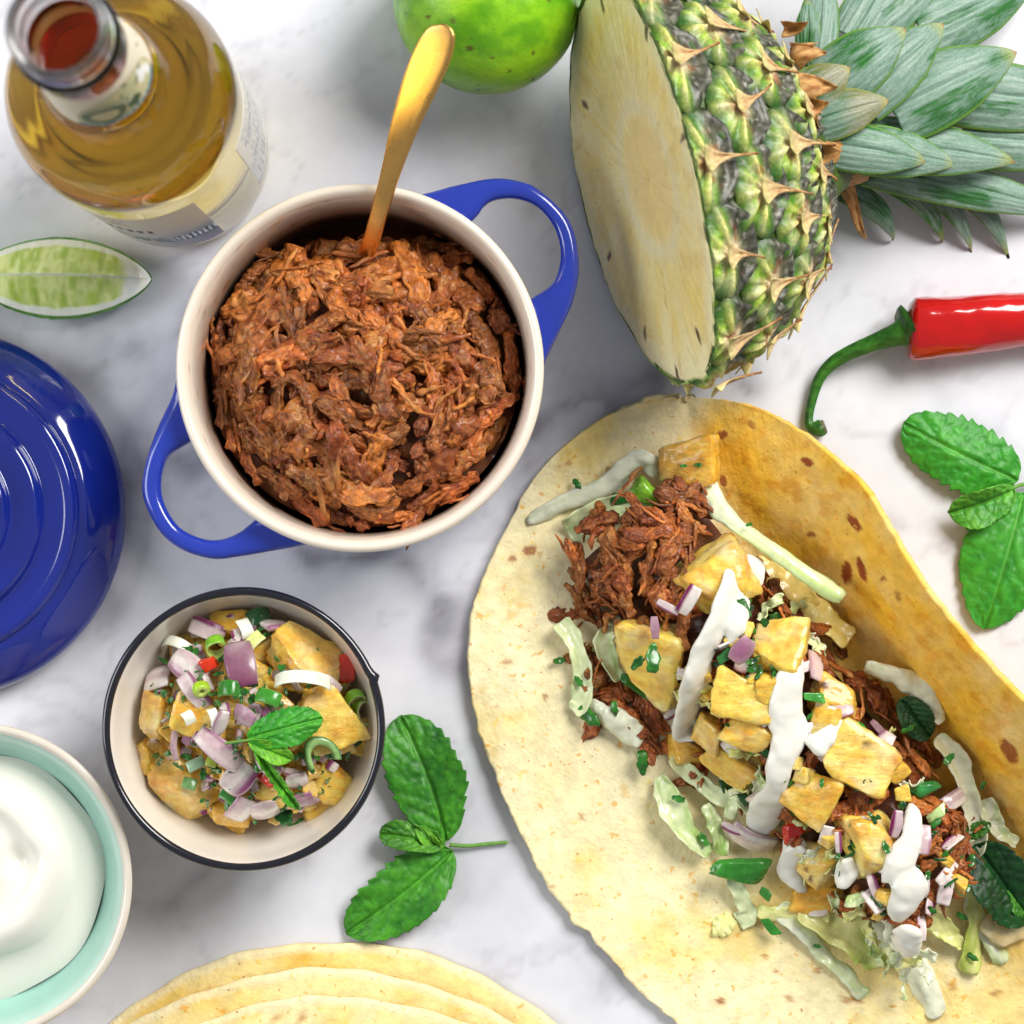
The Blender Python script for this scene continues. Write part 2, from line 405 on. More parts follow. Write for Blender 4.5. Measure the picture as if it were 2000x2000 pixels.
# ------------------------------------------------------------------ black rimmed enamel bowl
BOWL = P(475.5, 1424, 4.0)
def build_bowl():
    c = BOWL[:2]
    t = thing('enamel_bowl', (c[0], c[1], 0), 'small white enamel bowl with a black rim holding pineapple salsa', 'bowl')
    pr = cr([(4.12, 4.0), (4.0, 3.7), (3.75, 2.7), (3.35, 1.6), (2.7, .8), (2.2, .45), (1.9, .38), (.01, .36)], 60)
    V, F = lathe(pr, 128, c)
    cc = np.zeros((len(V), 3))+H('efe8dd')
    cc = mix(cc, H('d9b98c'), sstep(2.0, .6, V[:, 2])*.5)
    mk('inside', V, F, MAT['white_enamel'], t, col=cc)
    pr = cr([(.01, .02), (2.0, .02), (2.3, .1), (2.85, .6), (3.5, 1.5), (3.9, 2.6), (4.12, 3.6), (4.18, 4.0)], 50)
    V, F = lathe(pr, 128, c)
    mk('outside', V, F, MAT['white_enamel'], t, col=np.zeros((len(V), 3))+H('efe8dd'))
    n = 150; k = 14
    th = np.linspace(0, 2*PI, n, endpoint=False); ph = np.linspace(0, 2*PI, k, endpoint=False)
    chip = np.exp(-((np.angle(np.exp(1j*(th-math.radians(22)))))/.03)**2)
    R = 4.15+.09*chip; rr = .125+.05*chip+.01*np.sin(5*th)
    V = np.stack([c[0]+(R[:, None]+rr[:, None]*np.cos(ph))*np.cos(th)[:, None], c[1]+(R[:, None]+rr[:, None]*np.cos(ph))*np.sin(th)[:, None], 4.0+rr[:, None]*np.sin(ph)+0*th[:, None]], -1)
    V = V.reshape(-1, 3)
    F = gfaces(n, k, True)+[[(n-1)*k+j, (n-1)*k+(j+1) % k, (j+1) % k, j] for j in range(k)]
    mk('black_rim', V, F, MAT['black_enamel'], t)
build_bowl()

# ------------------------------------------------------------------ celadon bowl with sour cream
def build_cream_bowl():
    c = P(-52, 1722, 3.4)[:2]
    t = thing('ceramic_bowl', (c[0], c[1], 0), 'mint green glazed ceramic bowl with bare cream rim at the left edge', 'bowl')
    V, F = lathe(cr([(4.55, 3.36), (4.4, 3.2), (4.15, 2.7), (3.8, 2.0), (3.1, 1.1), (2.0, .6), (.01, .5)], 60), 128, c)
    cc = np.zeros((len(V), 3))+H('9ecdbd')
    r = np.hypot(V[:, 0]-c[0], V[:, 1]-c[1])
    cc = mix(cc, H('c6ded0'), sstep(4.2, 4.5, r)*.7)
    mk('glazed_inside', V, F, MAT['celadon'], t, col=cc)
    V, F = lathe(cr([(.01, .02), (2.0, .02), (2.2, .2), (3.2, .9), (4.2, 2.2), (4.7, 3.1), (4.82, 3.3), (4.78, 3.42), (4.66, 3.44), (4.55, 3.37)], 60), 128, c)
    cc = mix(np.zeros((len(V), 3))+H('e6ddce'), H('d8cdbb'), .5+.5*fbm(V, 2, 3, 2))
    mk('outside_and_rim', V, F, MAT['white_enamel'], t, col=cc)
    # sour cream: a swirled mound
    n, k = 90, 160
    rr = np.linspace(0.001, 1, n)[:, None]; th = np.linspace(0, 2*PI, k, endpoint=False)[None]
    R = 3.86+.06*np.sin(3*th+1)+.05*np.sin(7*th)
    x = c[0]-.12+rr*R*np.cos(th); y = c[1]+rr*R*np.sin(th)
    z = 2.0+1.1*(1-rr**2.8)
    sw = np.sin(th*1.0-rr*9.0+.8)                       # spiral spoon marks
    z = z+.34*np.sign(sw)*np.abs(sw)**.8*np.exp(-((rr-.5)/.3)**2)+.12*np.exp(-((rr-.12)/.1)**2)
    dip = np.exp(-(((x-(P(40, 1680, 2.9)[0]))/.55)**2+((y-(P(40, 1680, 2.9)[1]))/.42)**2)); z = z-.3*dip
    V = np.stack([x, y, z+0*rr*th], -1)
    W = V.copy(); V[..., 2] += .05*fbm(W, .9, 3, 4)*(1-rr)
    V = V.reshape(-1, 3)
    mk('sour_cream', V, gfaces(n, k, True), MAT['cream'], label='thick white sour cream swirled in the mint green bowl', cat='sour cream')
build_cream_bowl()

# ------------------------------------------------------------------ bottle
def build_bottle():
    c = P(349, 307, 0)[:2]
    t = thing('glass_bottle', (c[0], c[1], 0), 'open clear glass bottle of amber drink with paper labels', 'bottle')
    outer = [(.01, .35), (1.6, .2), (2.3, .03), (2.62, .06), (2.85, .3), (2.95, .8), (3.05, 3), (3.12, 9), (3.18, 11.4), (3.12, 12.4), (2.85, 13.3), (2.35, 14.1), (1.8, 14.8), (1.5, 15.5), (1.38, 16.5), (1.27, 19), (1.22, 20.2),
             (1.34, 20.35), (1.36, 20.6), (1.24, 20.8), (1.2, 21.2), (1.24, 21.45), (1.25, 21.8), (1.16, 22.0), (1.06, 21.95), (1.0, 21.6), (1.02, 20.5), (1.06, 19), (1.18, 16.5), (1.32, 15.4), (1.62, 14.6), (2.15, 13.85), (2.65, 13.0), (2.92, 12.2),
             (2.98, 11.3), (2.92, 9), (2.84, 3), (2.7, 1.0), (2.3, .6), (.01, .75)]
    prof = cr(outer, 420)
    i0 = int(np.argmax(prof[:, 1])); inner = prof[i0:]                     # the inside wall, lip downwards
    lv = 18.3
    up = inner[inner[:, 1] > lv]; dn = inner[inner[:, 1] <= lv]
    rl = np.interp(lv, [dn[0, 1], up[-1, 1]], [dn[0, 0], up[-1, 0]])
    V, F = lathe(np.vstack([prof[:i0], up, [(rl, lv)]]), 112, c)           # glass: outside, lip and the dry inside wall
    mk('glass', V, F, MAT['glass'], t)
    wet = np.vstack([dn[::-1], [(rl, lv)]])                                # where the drink touches the glass
    top = np.array([(rl-.05, lv-.05), (rl-.16, lv-.08), (.01, lv-.09)])
    V, F = lathe(np.vstack([wet, top]), 112, c)
    ob = mk('amber_drink', V, F, MAT['liquid'], t)
    ob.data.materials.append(MAT['liquid_top'])
    n0 = (len(wet)-1)*112
    for p_ in ob.data.polygons[n0:]: p_.material_index = 1

    def label_mesh(name, a0, a1, z0, z1, r0, r1, paint, nu=200, nv=70):
        a = np.radians(np.linspace(a0, a1, nu))[:, None]; s = np.linspace(0, 1, nv)[None]
        r = r0+(r1-r0)*s
        G = np.stack([c[0]+r*np.cos(a), c[1]+r*np.sin(a), z0+(z1-z0)*s+0*a], -1)
        N = np.stack([np.cos(a)+0*s, np.sin(a)+0*s, 0*a*s], -1)
        V, F = slab(G+N*.012, .01, N)
        U, W = np.meshgrid(np.linspace(0, 1, nu), np.linspace(0, 1, nv), indexing='ij')
        cc = paint(U, W).reshape(-1, 3)
        cc = np.vstack([cc, np.zeros_like(cc)+H('efe4cc')])
        return mk(name, V, F, MAT['paper'], t, col=cc)

    def neck(U, W):
        c = np.zeros(U.shape+(3,))+H('f3ead4')
        x = (U-.5)*9.5; y = W*3.0                       # cm on the paper
        Q = np.stack([x, y, 0*x], -1)
        art = (sstep(2.3, 2.15, np.hypot((x-.2)/1.15, (y-.6)/.85)))
        base = mix(np.zeros_like(c)+H('ead9ac'), H('b9c79a'), .5+.5*fbm(Q, 1.5, 3, 3))
        c = mix(c, base, art)
        d = np.hypot((x+1.0)/1.25, (y-.95)/.75)         # the big curl
        c = mix(c, H('1f5e4c'), art*sstep(.55, .62, d)*sstep(.98, .92, d)*.9)
        c = mix(c, H('4f93a5'), art*sstep(1.0, 1.04, d)*sstep(1.16, 1.12, d)*(np.sin(x*26) > -.3)*.8)
        c = mix(c, H('7d9d6c'), art*sstep(1.18, 1.22, d)*sstep(1.4, 1.34, d)*.7)
        lf = noise(np.stack([x*2.2+y*1.4, (y-x*.6)*4.2, 0*x], -1), 1, 12)
        c = mix(c, H('22593f'), art*(x > .2)*sstep(.3, .42, lf))
        c = mix(c, H('ffffff'), art*(x > -.2)*sstep(.52, .62, noise(Q, 1.7, 31)))
        edge = np.abs(np.hypot((x-.2)/1.15, (y-.6)/.85)-2.25)
        c = mix(c, H('b59a6a'), sstep(.05, .03, edge)*.8)
        band = sstep(.26, .22, y)*(np.abs(x) < 2.6)
        c = mix(c, H('2f86a6'), band)
        c = mix(c, H('e8f2f4'), band*(y > .08)*(y < .19)*(np.abs(x) < 1.6)*(np.sin(x*17)+.5*np.sin(x*41) > .35))
        br = sstep(.1, .05, np.abs(y-1.75-.35*np.sin(x*3)))*((x > 3.0) & (x < 3.35))+sstep(.1, .05, np.abs(y-1.2+(x-3.9)*.8))*((x > 3.75) & (x < 4.05))
        return mix(c, H('6b4a1c'), np.clip(br, 0, 1))
    label_mesh('neck_label', 205, 410, 15.9, 18.9, 1.44, 1.275, neck, 320, 120)

    def front(U, W):
        c = np.zeros(U.shape+(3,))+H('f3ecd9')
        Q = np.stack([U*12, W*8, 0*U], -1)
        scr = np.sin(U*150+6*noise(Q, 1.2, 2))*np.sin(W*90+4*noise(Q, 2, 3))
        c = mix(c, H('8a7a45'), (scr > .45)*((U > .2) & (U < .62) & (W > .72) & (W < .93))*.85)
        c = mix(c, H('2b2b26'), ((U > .45) & (U < .72) & (W > .52) & (W < .6))*(np.sin(U*120) > -.2)*.95)
        c = mix(c, H('5d9a86'), ((W > .2) & (W < .36))*(.5+.5*np.sin(U*60+5*noise(Q, 1.5, 8)) > .35)*.8)
        return c
    label_mesh('front_label', 195, 303, 1.6, 9.6, 3.02, 3.13, front)

    def back(U, W):
        c = np.zeros(U.shape+(3,))+H('f4f3ef')
        ln = (np.sin(W*2*PI*24) > .2)*(noise(np.stack([U*70, np.floor(W*24), 0*U], -1), 1, 5) > -.35)
        c = mix(c, H('6b74a8'), ln*((U > .08) & (U < .9) & (W > .3) & (W < .95))*.7)
        bar = (np.sin(U*230+3*np.sin(U*61)) > 0)*((U > .05) & (U < .3) & (W > .08) & (W < .26))
        return mix(c, H('3c478c'), bar*.85)
    label_mesh('back_label', -22, 62, 2.2, 9.8, 3.025, 3.13, back)
build_bottle()

# ------------------------------------------------------------------ spoon
def build_spoon():
    pts = [(700, 520, 3.2), (722, 478, 4.3), (745, 400, 5.5), (765, 330, 6.3), (792, 240, 7.1), (822, 160, 7.7), (846, 105, 8.1), (860, 72, 8.3), (866, 56, 8.37), (868, 47, 8.4)]
    wd = [.27, .265, .27, .31, .44, .56, .57, .48, .34, .06]
    p = cr(np.array([P(*q) for q in pts]), 90); w = cr(np.array(wd)[:, None], 90)[:, 0]
    t = thing('gold_spoon', tuple(p[0]), 'brushed gold spoon standing in the pulled pork with its handle up', 'spoon')
    V, F = tube(p, np.maximum(w, .02), np.minimum(.085, np.maximum(w, .02)*.6), 20, power=4.5)
    mk('handle', V, F, MAT['gold'], t)
    # the bowl of the spoon, sunk in the meat
    n, k = 24, 28
    c = P(672, 590, 2.4); d = (c-p[0]); d /= np.linalg.norm(d); s = np.cross(d, [0, 0, 1]); s /= np.linalg.norm(s); up = np.cross(s, d)
    rr = np.linspace(.001, 1, n)[:, None]; th = np.linspace(0, 2*PI, k, endpoint=False)[None]
    G = c+(rr*np.cos(th)*1.45)[..., None]*d+(rr*np.sin(th)*.95)[..., None]*s+((rr**2-1)*.45+0*th)[..., None]*up
    V = np.concatenate([G.reshape(-1, 3), (G-up*.1).reshape(-1, 3)])
    F = gfaces(n, k, True)+gfaces(n, k, True, n*k, True)+[[(n-1)*k+j, (n-1)*k+(j+1) % k, n*k+(n-1)*k+(j+1) % k, n*k+(n-1)*k+j] for j in range(k)]
    mk('spoon_bowl', V, F, MAT['gold'], t)
build_spoon()

# ------------------------------------------------------------------ lime and lime wedge
def build_lime():
    c = P(952, -5, 2.75); r = 2.9
    n, k = 120, 180
    ph = np.linspace(.001, PI-.001, n)[:, None]; th = np.linspace(0, 2*PI, k, endpoint=False)[None]
    D = np.stack([np.sin(ph)*np.cos(th), np.sin(ph)*np.sin(th), np.cos(ph)+0*th], -1)
    D = D@rot(1.3, .2, .5).T
    V = D*r*np.array([1.0, 1.02, .95])
    V = V*(1+.012*fbm(D, 1.5, 3, 3)[..., None]+.006*fbm(D, 9, 3, 5)[..., None])
    V = (V+c).reshape(-1, 3)
    f = fbm(V, .7, 4, 9); g = fbm(V, 3.5, 3, 19)
    cc = mix(np.zeros((len(V), 3))+H('8ecb18'), H('5fa212'), sstep(-.25, .35, f+.25*g))
    cc = mix(cc, H('b6dd2a'), sstep(.2, .6, -f)*.7)
    cc = mix(cc, H('5a3a10'), sstep(.70, .78, noise(V, 4.2, 77))*.8)
    mk('lime', V, gfaces(n, k, True, flip=True), MAT['lime'], col=cc, label='whole green lime with dimpled peel at the top edge', cat='lime')
build_lime()

def build_wedge():
    a, b = P(-62, 540, .9), P(297, 546, .9)
    ctr = (a+b)/2; ax = (b-a); L = np.linalg.norm(ax)/2; ax /= 2*L; sd = np.array([-ax[1], ax[0], 0])
    t = thing('lime_wedge', (ctr[0], ctr[1], 0), 'juicy lime wedge with pale pith lying beside the bottle', 'lime wedge')
    R = 1.24
    n, k = 90, 30
    s = np.linspace(-1, 1, n)[:, None]
    prof = np.maximum(1-np.abs(s)**1.9, 0)**.72+.002
    zr = 2.15                                             # ridge height
    def sheet(f0, f1, zfun):
        return None
    # rind: outer half shell below the cut faces
    ph = np.linspace(PI, 2*PI, k)[None]
    G = ctr*np.array([1, 1, 0])+(s*(L+.03))[..., None]*ax+(prof*R*np.cos(ph)*(1+.16*np.abs(np.sin(ph))**.6)+.06*np.sign(np.cos(ph))*np.abs(np.sin(ph)))[..., None]*sd
    bot = .02+1.12*(1-prof)                               # keel curves up to the tips
    zed = 1.12-.12*prof
    G[..., 2] = zed+(zed-bot)*np.sin(ph)
    G = G+(.03*fbm(G, 5, 3, 4))[..., None]
    V, F = G.reshape(-1, 3), gfaces(n, k, flip=False)
    cc = mix(np.zeros((len(V), 3))+H('6cba2a'), H('469020'), .5+.5*fbm(V, 3, 3, 5))
    mk('rind', V, F, MAT['lime'], t, col=cc)
    # the two cut faces meeting at the core ridge
    for sg in (-1, 1):
        q = np.linspace(0, 1, 40)[None]
        G = ctr*np.array([1, 1, 0])+(s*L)[..., None]*ax+(sg*prof*R*q)[..., None]*sd
        hr = zr*prof**.6; hr = np.maximum(hr, zed)
        G[..., 2] = hr+(zed-hr)*q
        Q = np.stack([s*L+0*q, q*R*prof, 0*s*q], -1)
        G[..., 2] += .035*fbm(np.stack([s*L*5.5+0*q, q*R*prof*1.6, 0*s*q+sg], -1), 1.0, 3, 6)
        V = G.reshape(-1, 3)
        rad = (q*prof)/(prof+1e-6)+0*s                       # 0 at ridge, 1 at rind
        end = np.abs(s)+0*q
        pith = np.clip(sstep(.74, .84, rad+.04*noise(Q, 3, 2)+.10*end**4)+sstep(.70, .8, end+.1*rad), 0, 1)
        ves = fbm(np.stack([(s*L+.35*q*s)*5.5+0*q, q*R*prof*1.6, 0*s*q+sg], -1), 1.0, 3, 6)
        fl = mix(H('e3ec96'), H('b4cc52'), np.clip(.42+.5*ves+.9*fbm(Q*np.array([1, .6, 1]), 5, 2, 3), 0, 1))
        cc = mix(fl, H('f3f4de'), pith)
        cc = mix(cc, H('dfe7bb'), sstep(.07, .02, rad)*.9)
        cc = mix(cc, H('5ea021'), sstep(.955, .985, rad))
        ob = mk('cut_face', V, gfaces(n, 40, flip=(sg > 0)), MAT['lime_flesh'], t, col=cc.reshape(-1, 3))
build_wedge()

# ------------------------------------------------------------------ red chili
def build_chili():
    p = cr(np.array([P(1771, 640, .95), P(1800, 640, .95), P(1880, 632, .97), P(2000, 621, .95), P(2150, 625, .9), P(2300, 650, .8), P(2420, 700, .6)]), 130)
    s = np.linspace(0, 1, 130)
    r = np.interp(s, [0, .012, .03, .06, .11, .2, .4, .7, .92, 1], [.5, .68, .81, .91, .965, .97, .92, .7, .3, .03])
    t = thing('red_chili', (p[0][0], p[0][1], 0), 'glossy red chili pepper with curved green stem', 'chili pepper')
    V, F = tube(p, r, r*.95, 56)
    V = np.asarray(V).reshape(130, 56, 3); ctr = p[:, None]
    th = np.linspace(0, 2*PI, 56, endpoint=False)[None]
    W = V*np.array([.8, 1, 1])
    V = ctr+(V-ctr)*(1+.05*np.sin(3*th+1+2*s[:, None])*1+.06*fbm(W, .9, 3, 5)+.02*fbm(W, 2.5, 2, 9))[..., None]
    V = V.reshape(-1, 3)
    cc = mix(np.zeros((len(V), 3))+H('cf0d08'), H('a80806'), .5+.5*fbm(V, .8, 3, 2))
    mk('pod', V, F, MAT['chili'], t, col=cc)
    q = cr(np.array([P(1790, 640, .95), P(1774, 645, .98), P(1764, 649, 1.0), P(1745, 656, .98), P(1697, 673, .8), P(1638, 701, .6), P(1604, 734, .45), P(1588, 776, .35), P(1580, 815, .3), P(1584, 832, .3), P(1600, 836, .3), P(1612, 832, .33)]), 110)
    u = np.linspace(0, 1, 110)
    r = np.interp(u, [0, .09, .14, .19, .27, .36, .5, .64, .73, .8, .86, .92, 1], [.2, .8, .72, .46, .34, .25, .19, .14, .13, .16, .23, .27, .2])
    V, F = tube(q, r, r, 26); V = V.reshape(110, 26, 3)
    th = np.linspace(0, 2*PI, 26, endpoint=False)[None]
    V = q[:, None]+(V-q[:, None])*(1+.07*np.sin(5*th)+.05*fbm(V, 3, 3, 5))[..., None]
    V[..., 2] = np.maximum(V[..., 2], .02); V = V.reshape(-1, 3)
    uu = np.repeat(u, 26)
    cc = mix(np.zeros((len(V), 3))+H('3f7d22'), H('1f4d17'), np.clip(.5+fbm(V*np.array([1, 3, 3]), 2.5, 3, 6), 0, 1))
    cc = mix(cc, H('20401a'), sstep(.18, .08, uu)*.6)
    cc = mix(cc, H('6b5a40'), sstep(.95, .985, uu)*.9)
    mk('stem', V, F, MAT['stem'], t, col=cc)
build_chili()
# ------------------------------------------------------------------ tortillas
def tort_paint(V, seed=0, spots=()):
    c = np.zeros((len(V), 3))+H('fdedb8')
    b = fbm(V, .45, 4, 40+seed); e = fbm(V, 1.7, 4, 60+seed)
    c = mix(c, H('f8d878'), sstep(-.1, .45, b+.3*e)*.7)
    c = mix(c, H('fdf0c4'), sstep(.1, .5, -b+.4*e)*.7)
    c = mix(c, H('eab648'), sstep(.36, .6, e)*.5)
    k = noise(V, 2.3, 90+seed)
    c = mix(c, H('b0702e'), sstep(.84, .93, k)*.75)
    return tort_spots(c, V, spots)

def tort_spots(c, V, spots):
    for (x, y, z, rx, ry, ang, st) in spots:
        d = V[:, :2]-P(x, y, z)[:2]
        ca, sa = math.cos(ang), math.sin(ang)
        u = (d[:, 0]*ca+d[:, 1]*sa)/(rx/PPC); v = (-d[:, 0]*sa+d[:, 1]*ca)/(ry/PPC)
        r = np.sqrt(u*u+v*v)*(1+.35*fbm(V, 4, 3, 7))
        c = mix(c, H('ffd870'), sstep(2.0, 1.1, r)*.3*st)
        c = mix(c, H('9c4a22'), sstep(1.05, .75, r)*st)
    return c

def taco_tortilla():
    Ls = [(1330, 778), (1245, 790), (1139, 844), (1046, 932), (983, 1046), (937, 1149), (914, 1250), (924, 1377), (973, 1532), (1035, 1667), (1092, 1760), (1159, 1838), (1242, 1926), (1345, 2015), (1560, 2130), (1850, 2220)]
    Vs = [(1336, 777), (1352, 830), (1378, 910), (1420, 985), (1480, 1050), (1545, 1115), (1615, 1190), (1690, 1275), (1765, 1370), (1835, 1460), (1890, 1530), (1940, 1600), (2000, 1690), (2060, 1780), (2130, 1900), (2190, 2010)]
    Rs = [(1342, 777, .3), (1410, 781, .9), (1480, 797, 1.7), (1560, 840, 2.7), (1625, 893, 3.6), (1690, 955, 4.3), (1745, 1048, 4.8), (1805, 1143, 5.1), (1870, 1228, 5.2), (1935, 1305, 5.2), (1975, 1345, 5.2), (2015, 1385, 5.2), (2090, 1470, 5.0), (2160, 1560, 4.8), (2230, 1700, 4.4), (2290, 1840, 4.0)]
    nu, nv = 260, 210
    L = cr(np.array([P(a, b, .35) for a, b in Ls]), nu); Vv = cr(np.array([P(a, b, .3) for a, b in Vs]), nu); R = cr(np.array([P(*q) for q in Rs]), nu)
    # rounded corner section: L -> V -> R
    pts = [L, L+.45*(Vv-L), L+.82*(Vv-L), Vv+.06*(R-Vv), Vv+.5*(R-Vv), R]
    for _ in range(3):
        q = [pts[0]]
        for a, b in zip(pts[:-1], pts[1:]): q += [.75*a+.25*b, .25*a+.75*b]
        pts = q+[pts[-1]]
    A = np.stack(pts, 1)
    d = np.concatenate([np.zeros((nu, 1)), np.cumsum(np.linalg.norm(np.diff(A, axis=1), axis=2), axis=1)], 1)
    G = np.zeros((nu, nv, 3)); t = np.linspace(0, 1, nv)
    for i in range(nu):
        s = t*d[i, -1]
        for k in range(3): G[i, :, k] = np.interp(s, d[i], A[i, :, k])
    # waves
    f = fbm(G, .22, 3, 5); g = fbm(G, .9, 3, 8)
    edge = np.minimum(1, np.abs(t[None]-0)*9)
    G[..., 2] += np.clip(.10*f, -.12, .3)+.05*g+.14*(1-edge)*(1+f)
    uu = np.linspace(0, 1, nu)[:, None]
    bul = np.exp(-((t[None]-.84)/.12)**2)
    ax = P(1900, 1500)-P(1400, 900); ax /= np.linalg.norm(ax); lat = np.array([-ax[1], ax[0], 0])
    G += lat*(bul*(.05*np.sin(uu*22+.6)+.08*f))[..., None]
    rag = (noise(G, 2.2, 4)+.6*noise(G, 5, 14))*(np.exp(-t/.012)+.5*np.exp(-(1-t)/.012))[None]
    G[..., :2] += (rag*.06)[..., None]
    G[..., 2] = np.maximum(G[..., 2], .2)
    V, F = slab(G, .19)
    V[:, 2] = np.maximum(V[:, 2], .01)
    sp = [(1577, 901, 3, 13, 8, -.6, 1), (1672, 1020, 4, 22, 8, -.95, 1), (1662, 1118, 3.4, 9, 24, .15, 1), (1690, 1112, 3.8, 7, 28, .35, 1), (1412, 848, 1, 12, 9, .2, .9), (1414, 938, 1.2, 8, 14, .2, .9), (1035, 1075, .35, 15, 11, .3, .8),
          (1592, 1043, 3, 9, 6, 0, .8), (1000, 1092, .35, 10, 8, 0, .7), (1975, 1470, 3.5, 11, 30, .5, .9), (990, 1292, .35, 10, 6, 0, .6), (1730, 1130, 4.2, 6, 5, 0, .9), (1407, 1954, .35, 10, 8, 0, .8), (1945, 1940, .35, 14, 9, .5, .6),
          (1470, 828, 2, 6, 12, .4, .6), (1760, 1165, 4.5, 5, 9, .3, .6), (1110, 905, .35, 8, 6, 0, .6), (1064, 1362, .35, 7, 6, 0, .7), (1495, 1868, .35, 6, 5, 0, .8), (1860, 1925, .35, 8, 10, 0, .5)]
    c = tort_paint(V, 0)
    # light glowing through the shaded fold wall, painted in as orange
    q = cr(np.array([P(a, b, .3)[:2] for a, b in Vs]), 60)
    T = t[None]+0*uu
    fold_glow = (sstep(.5, .7, T)*.95*sstep(.02, .12, uu)).reshape(-1); fold_glow = np.r_[fold_glow, fold_glow*.7]
    fold_glow = fold_glow*np.clip(.9+.45*fbm(V, .8, 4, 15), 0, 1.1)
    c = mix(c, H('ffc43a'), np.clip(fold_glow, 0, 1))
    c = mix(c, H('ea9420'), np.clip(fold_glow*sstep(.1, .5, fbm(V, 2.5, 4, 25)), 0, 1)*.6)
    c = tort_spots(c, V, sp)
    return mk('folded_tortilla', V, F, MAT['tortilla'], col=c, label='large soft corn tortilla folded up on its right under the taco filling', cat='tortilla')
taco_tortilla()

def flat_tortilla(cx, cy, rpx, z, seed, label, tilt=0.):
    n, k = 64, 240
    c = P(cx, cy, z)
    rr = np.linspace(.01, 1, n)[:, None]; th = np.linspace(0, 2*PI, k, endpoint=False)[None]
    R = rpx/PPC*(1+.006*np.sin(3*th+seed)+.004*np.sin(11*th+seed*2)+.0025*np.sin(37*th+seed))
    G = np.stack([c[0]+rr*R*np.cos(th), c[1]+rr*R*np.sin(th), z+0*rr*th], -1)
    f = fbm(G, .3, 3, seed); g = fbm(G, 1.0, 3, seed+5)
    G[..., 2] += .10*f+.05*g-.06*sstep(.93, 1.0, rr)
    G[..., 2] = np.maximum(G[..., 2], z-.12)
    n0 = n*k
    B = G.copy(); B[..., 2] -= .17; B[..., 2] = np.maximum(B[..., 2], .01)
    V = np.concatenate([G.reshape(-1, 3), B.reshape(-1, 3)])
    F = gfaces(n, k, True, flip=True)+gfaces(n, k, True, n0)+[[(n-1)*k+j, (n-1)*k+(j+1) % k, n0+(n-1)*k+(j+1) % k, n0+(n-1)*k+j][::-1] for j in range(k)]
    F = [f_[::-1] for f_ in F]
    # only the part near the frame is needed, the rest stays for other views
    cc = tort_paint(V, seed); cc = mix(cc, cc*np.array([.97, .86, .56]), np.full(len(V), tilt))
    cc[(n-2)*k:n*k] = mix(cc[(n-2)*k:n*k], H('fdf0c8'), np.full(2*k, .6))
    mk('flat_tortilla', V, F, MAT['tortilla'], col=cc, label=label, cat='tortilla', group='stacked flat tortillas')
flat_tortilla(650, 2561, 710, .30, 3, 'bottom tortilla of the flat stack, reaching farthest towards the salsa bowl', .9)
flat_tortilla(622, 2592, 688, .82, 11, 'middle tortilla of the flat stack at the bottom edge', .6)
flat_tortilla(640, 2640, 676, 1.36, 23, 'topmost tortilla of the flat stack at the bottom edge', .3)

# ------------------------------------------------------------------ leaves
def leaf_mesh(B, T, w, bow=.15, fold=.25, quilt=.075, serr=.05, nserr=11, nu=70, nv=41, roll=0., side=0., shape=(.62, .62), wave=.10, seed=0, th=.03, dark='17601a', light='4fa024', vein='6fb848'):
    B, T = np.asarray(B, float), np.asarray(T, float)
    d = T-B; Ln = np.linalg.norm(d); d /= Ln
    s = np.cross([0, 0, 1.], d); s /= np.linalg.norm(s)+1e-9; n = np.cross(d, s)
    c_, s_ = math.cos(roll), math.sin(roll); s, n = s*c_+n*s_, n*c_-s*s_
    u = np.linspace(0, 1, nu)[:, None]; v = np.linspace(-1, 1, nv)[None]
    a, b = shape
    um = a/(a+b); hw = (u**a*(1-u)**b)/(um**a*(1-um)**b)*w/2
    hw = np.maximum(hw, .012)
    ph = (u*nserr) % 1
    edge = 1+serr*(ph-.5)*2*sstep(.05, .2, u)*sstep(1.0, .9, u)*(1+.7*noise(np.stack([u*9+0*v, np.sign(v)*3+0*u, 0*u*v+seed], -1), 1, 3))+.05*noise(np.stack([u*5+0*v, np.sign(v)*3+0*u, 0*u*v+seed], -1), 1, 8)
    hwv = hw*(1+(edge-1)*np.abs(v)**3)
    x = u*Ln+.0*v; y = v*hwv
    av = np.abs(v)
    phase = u*6.2-av*(1.5+.5*u)+.25*np.sign(v)+.30*noise(np.stack([u*4+0*v, v*2+0*u, 0*u*v+seed], -1), 1, seed)
    q = np.abs(np.sin(PI*phase))**.7
    Q = np.stack([x, y, 0*x*y+seed], -1)
    cell = np.abs(fbm(Q, 3.2, 3, seed+3))
    q = .55*q+.75*np.clip(1-2.2*np.abs(fbm(Q, 2.6, 2, seed+31)), 0, 1)*0+.9*sstep(.02, .35, cell)*.6
    z = fold*av*hw+quilt*q*sstep(0, .15, av)*(1-.4*av**4)-quilt*.9*np.exp(-(av*hw/.06)**2)
    z = z+bow*Ln*4*u*(1-u)*.25+wave*np.sin(u*9+seed+2*np.sign(v))*av**2
    y = y+side*Ln*u*(1-u)
    G = B+x[..., None]*d+y[..., None]*s+z[..., None]*n
    V, F = slab(G, th)
    c = mix(np.zeros(q.shape+(3,))+H(dark), H(light), np.clip(.18+.55*q*.9+.5*fbm(Q, 1.2, 3, seed+9), 0, 1))
    c = mix(c, H(vein), (np.exp(-(av*hw/.045)**2)*.55+sstep(.22, .06, q)*.35*sstep(0, .1, av))*(1-.5*u))
    c = mix(c, H(light), (u < .06)*.5+0*v)
    c = c.reshape(-1, 3); c = np.vstack([c, c*.8+H('5f9a4a')*.2])
    return V, F, c

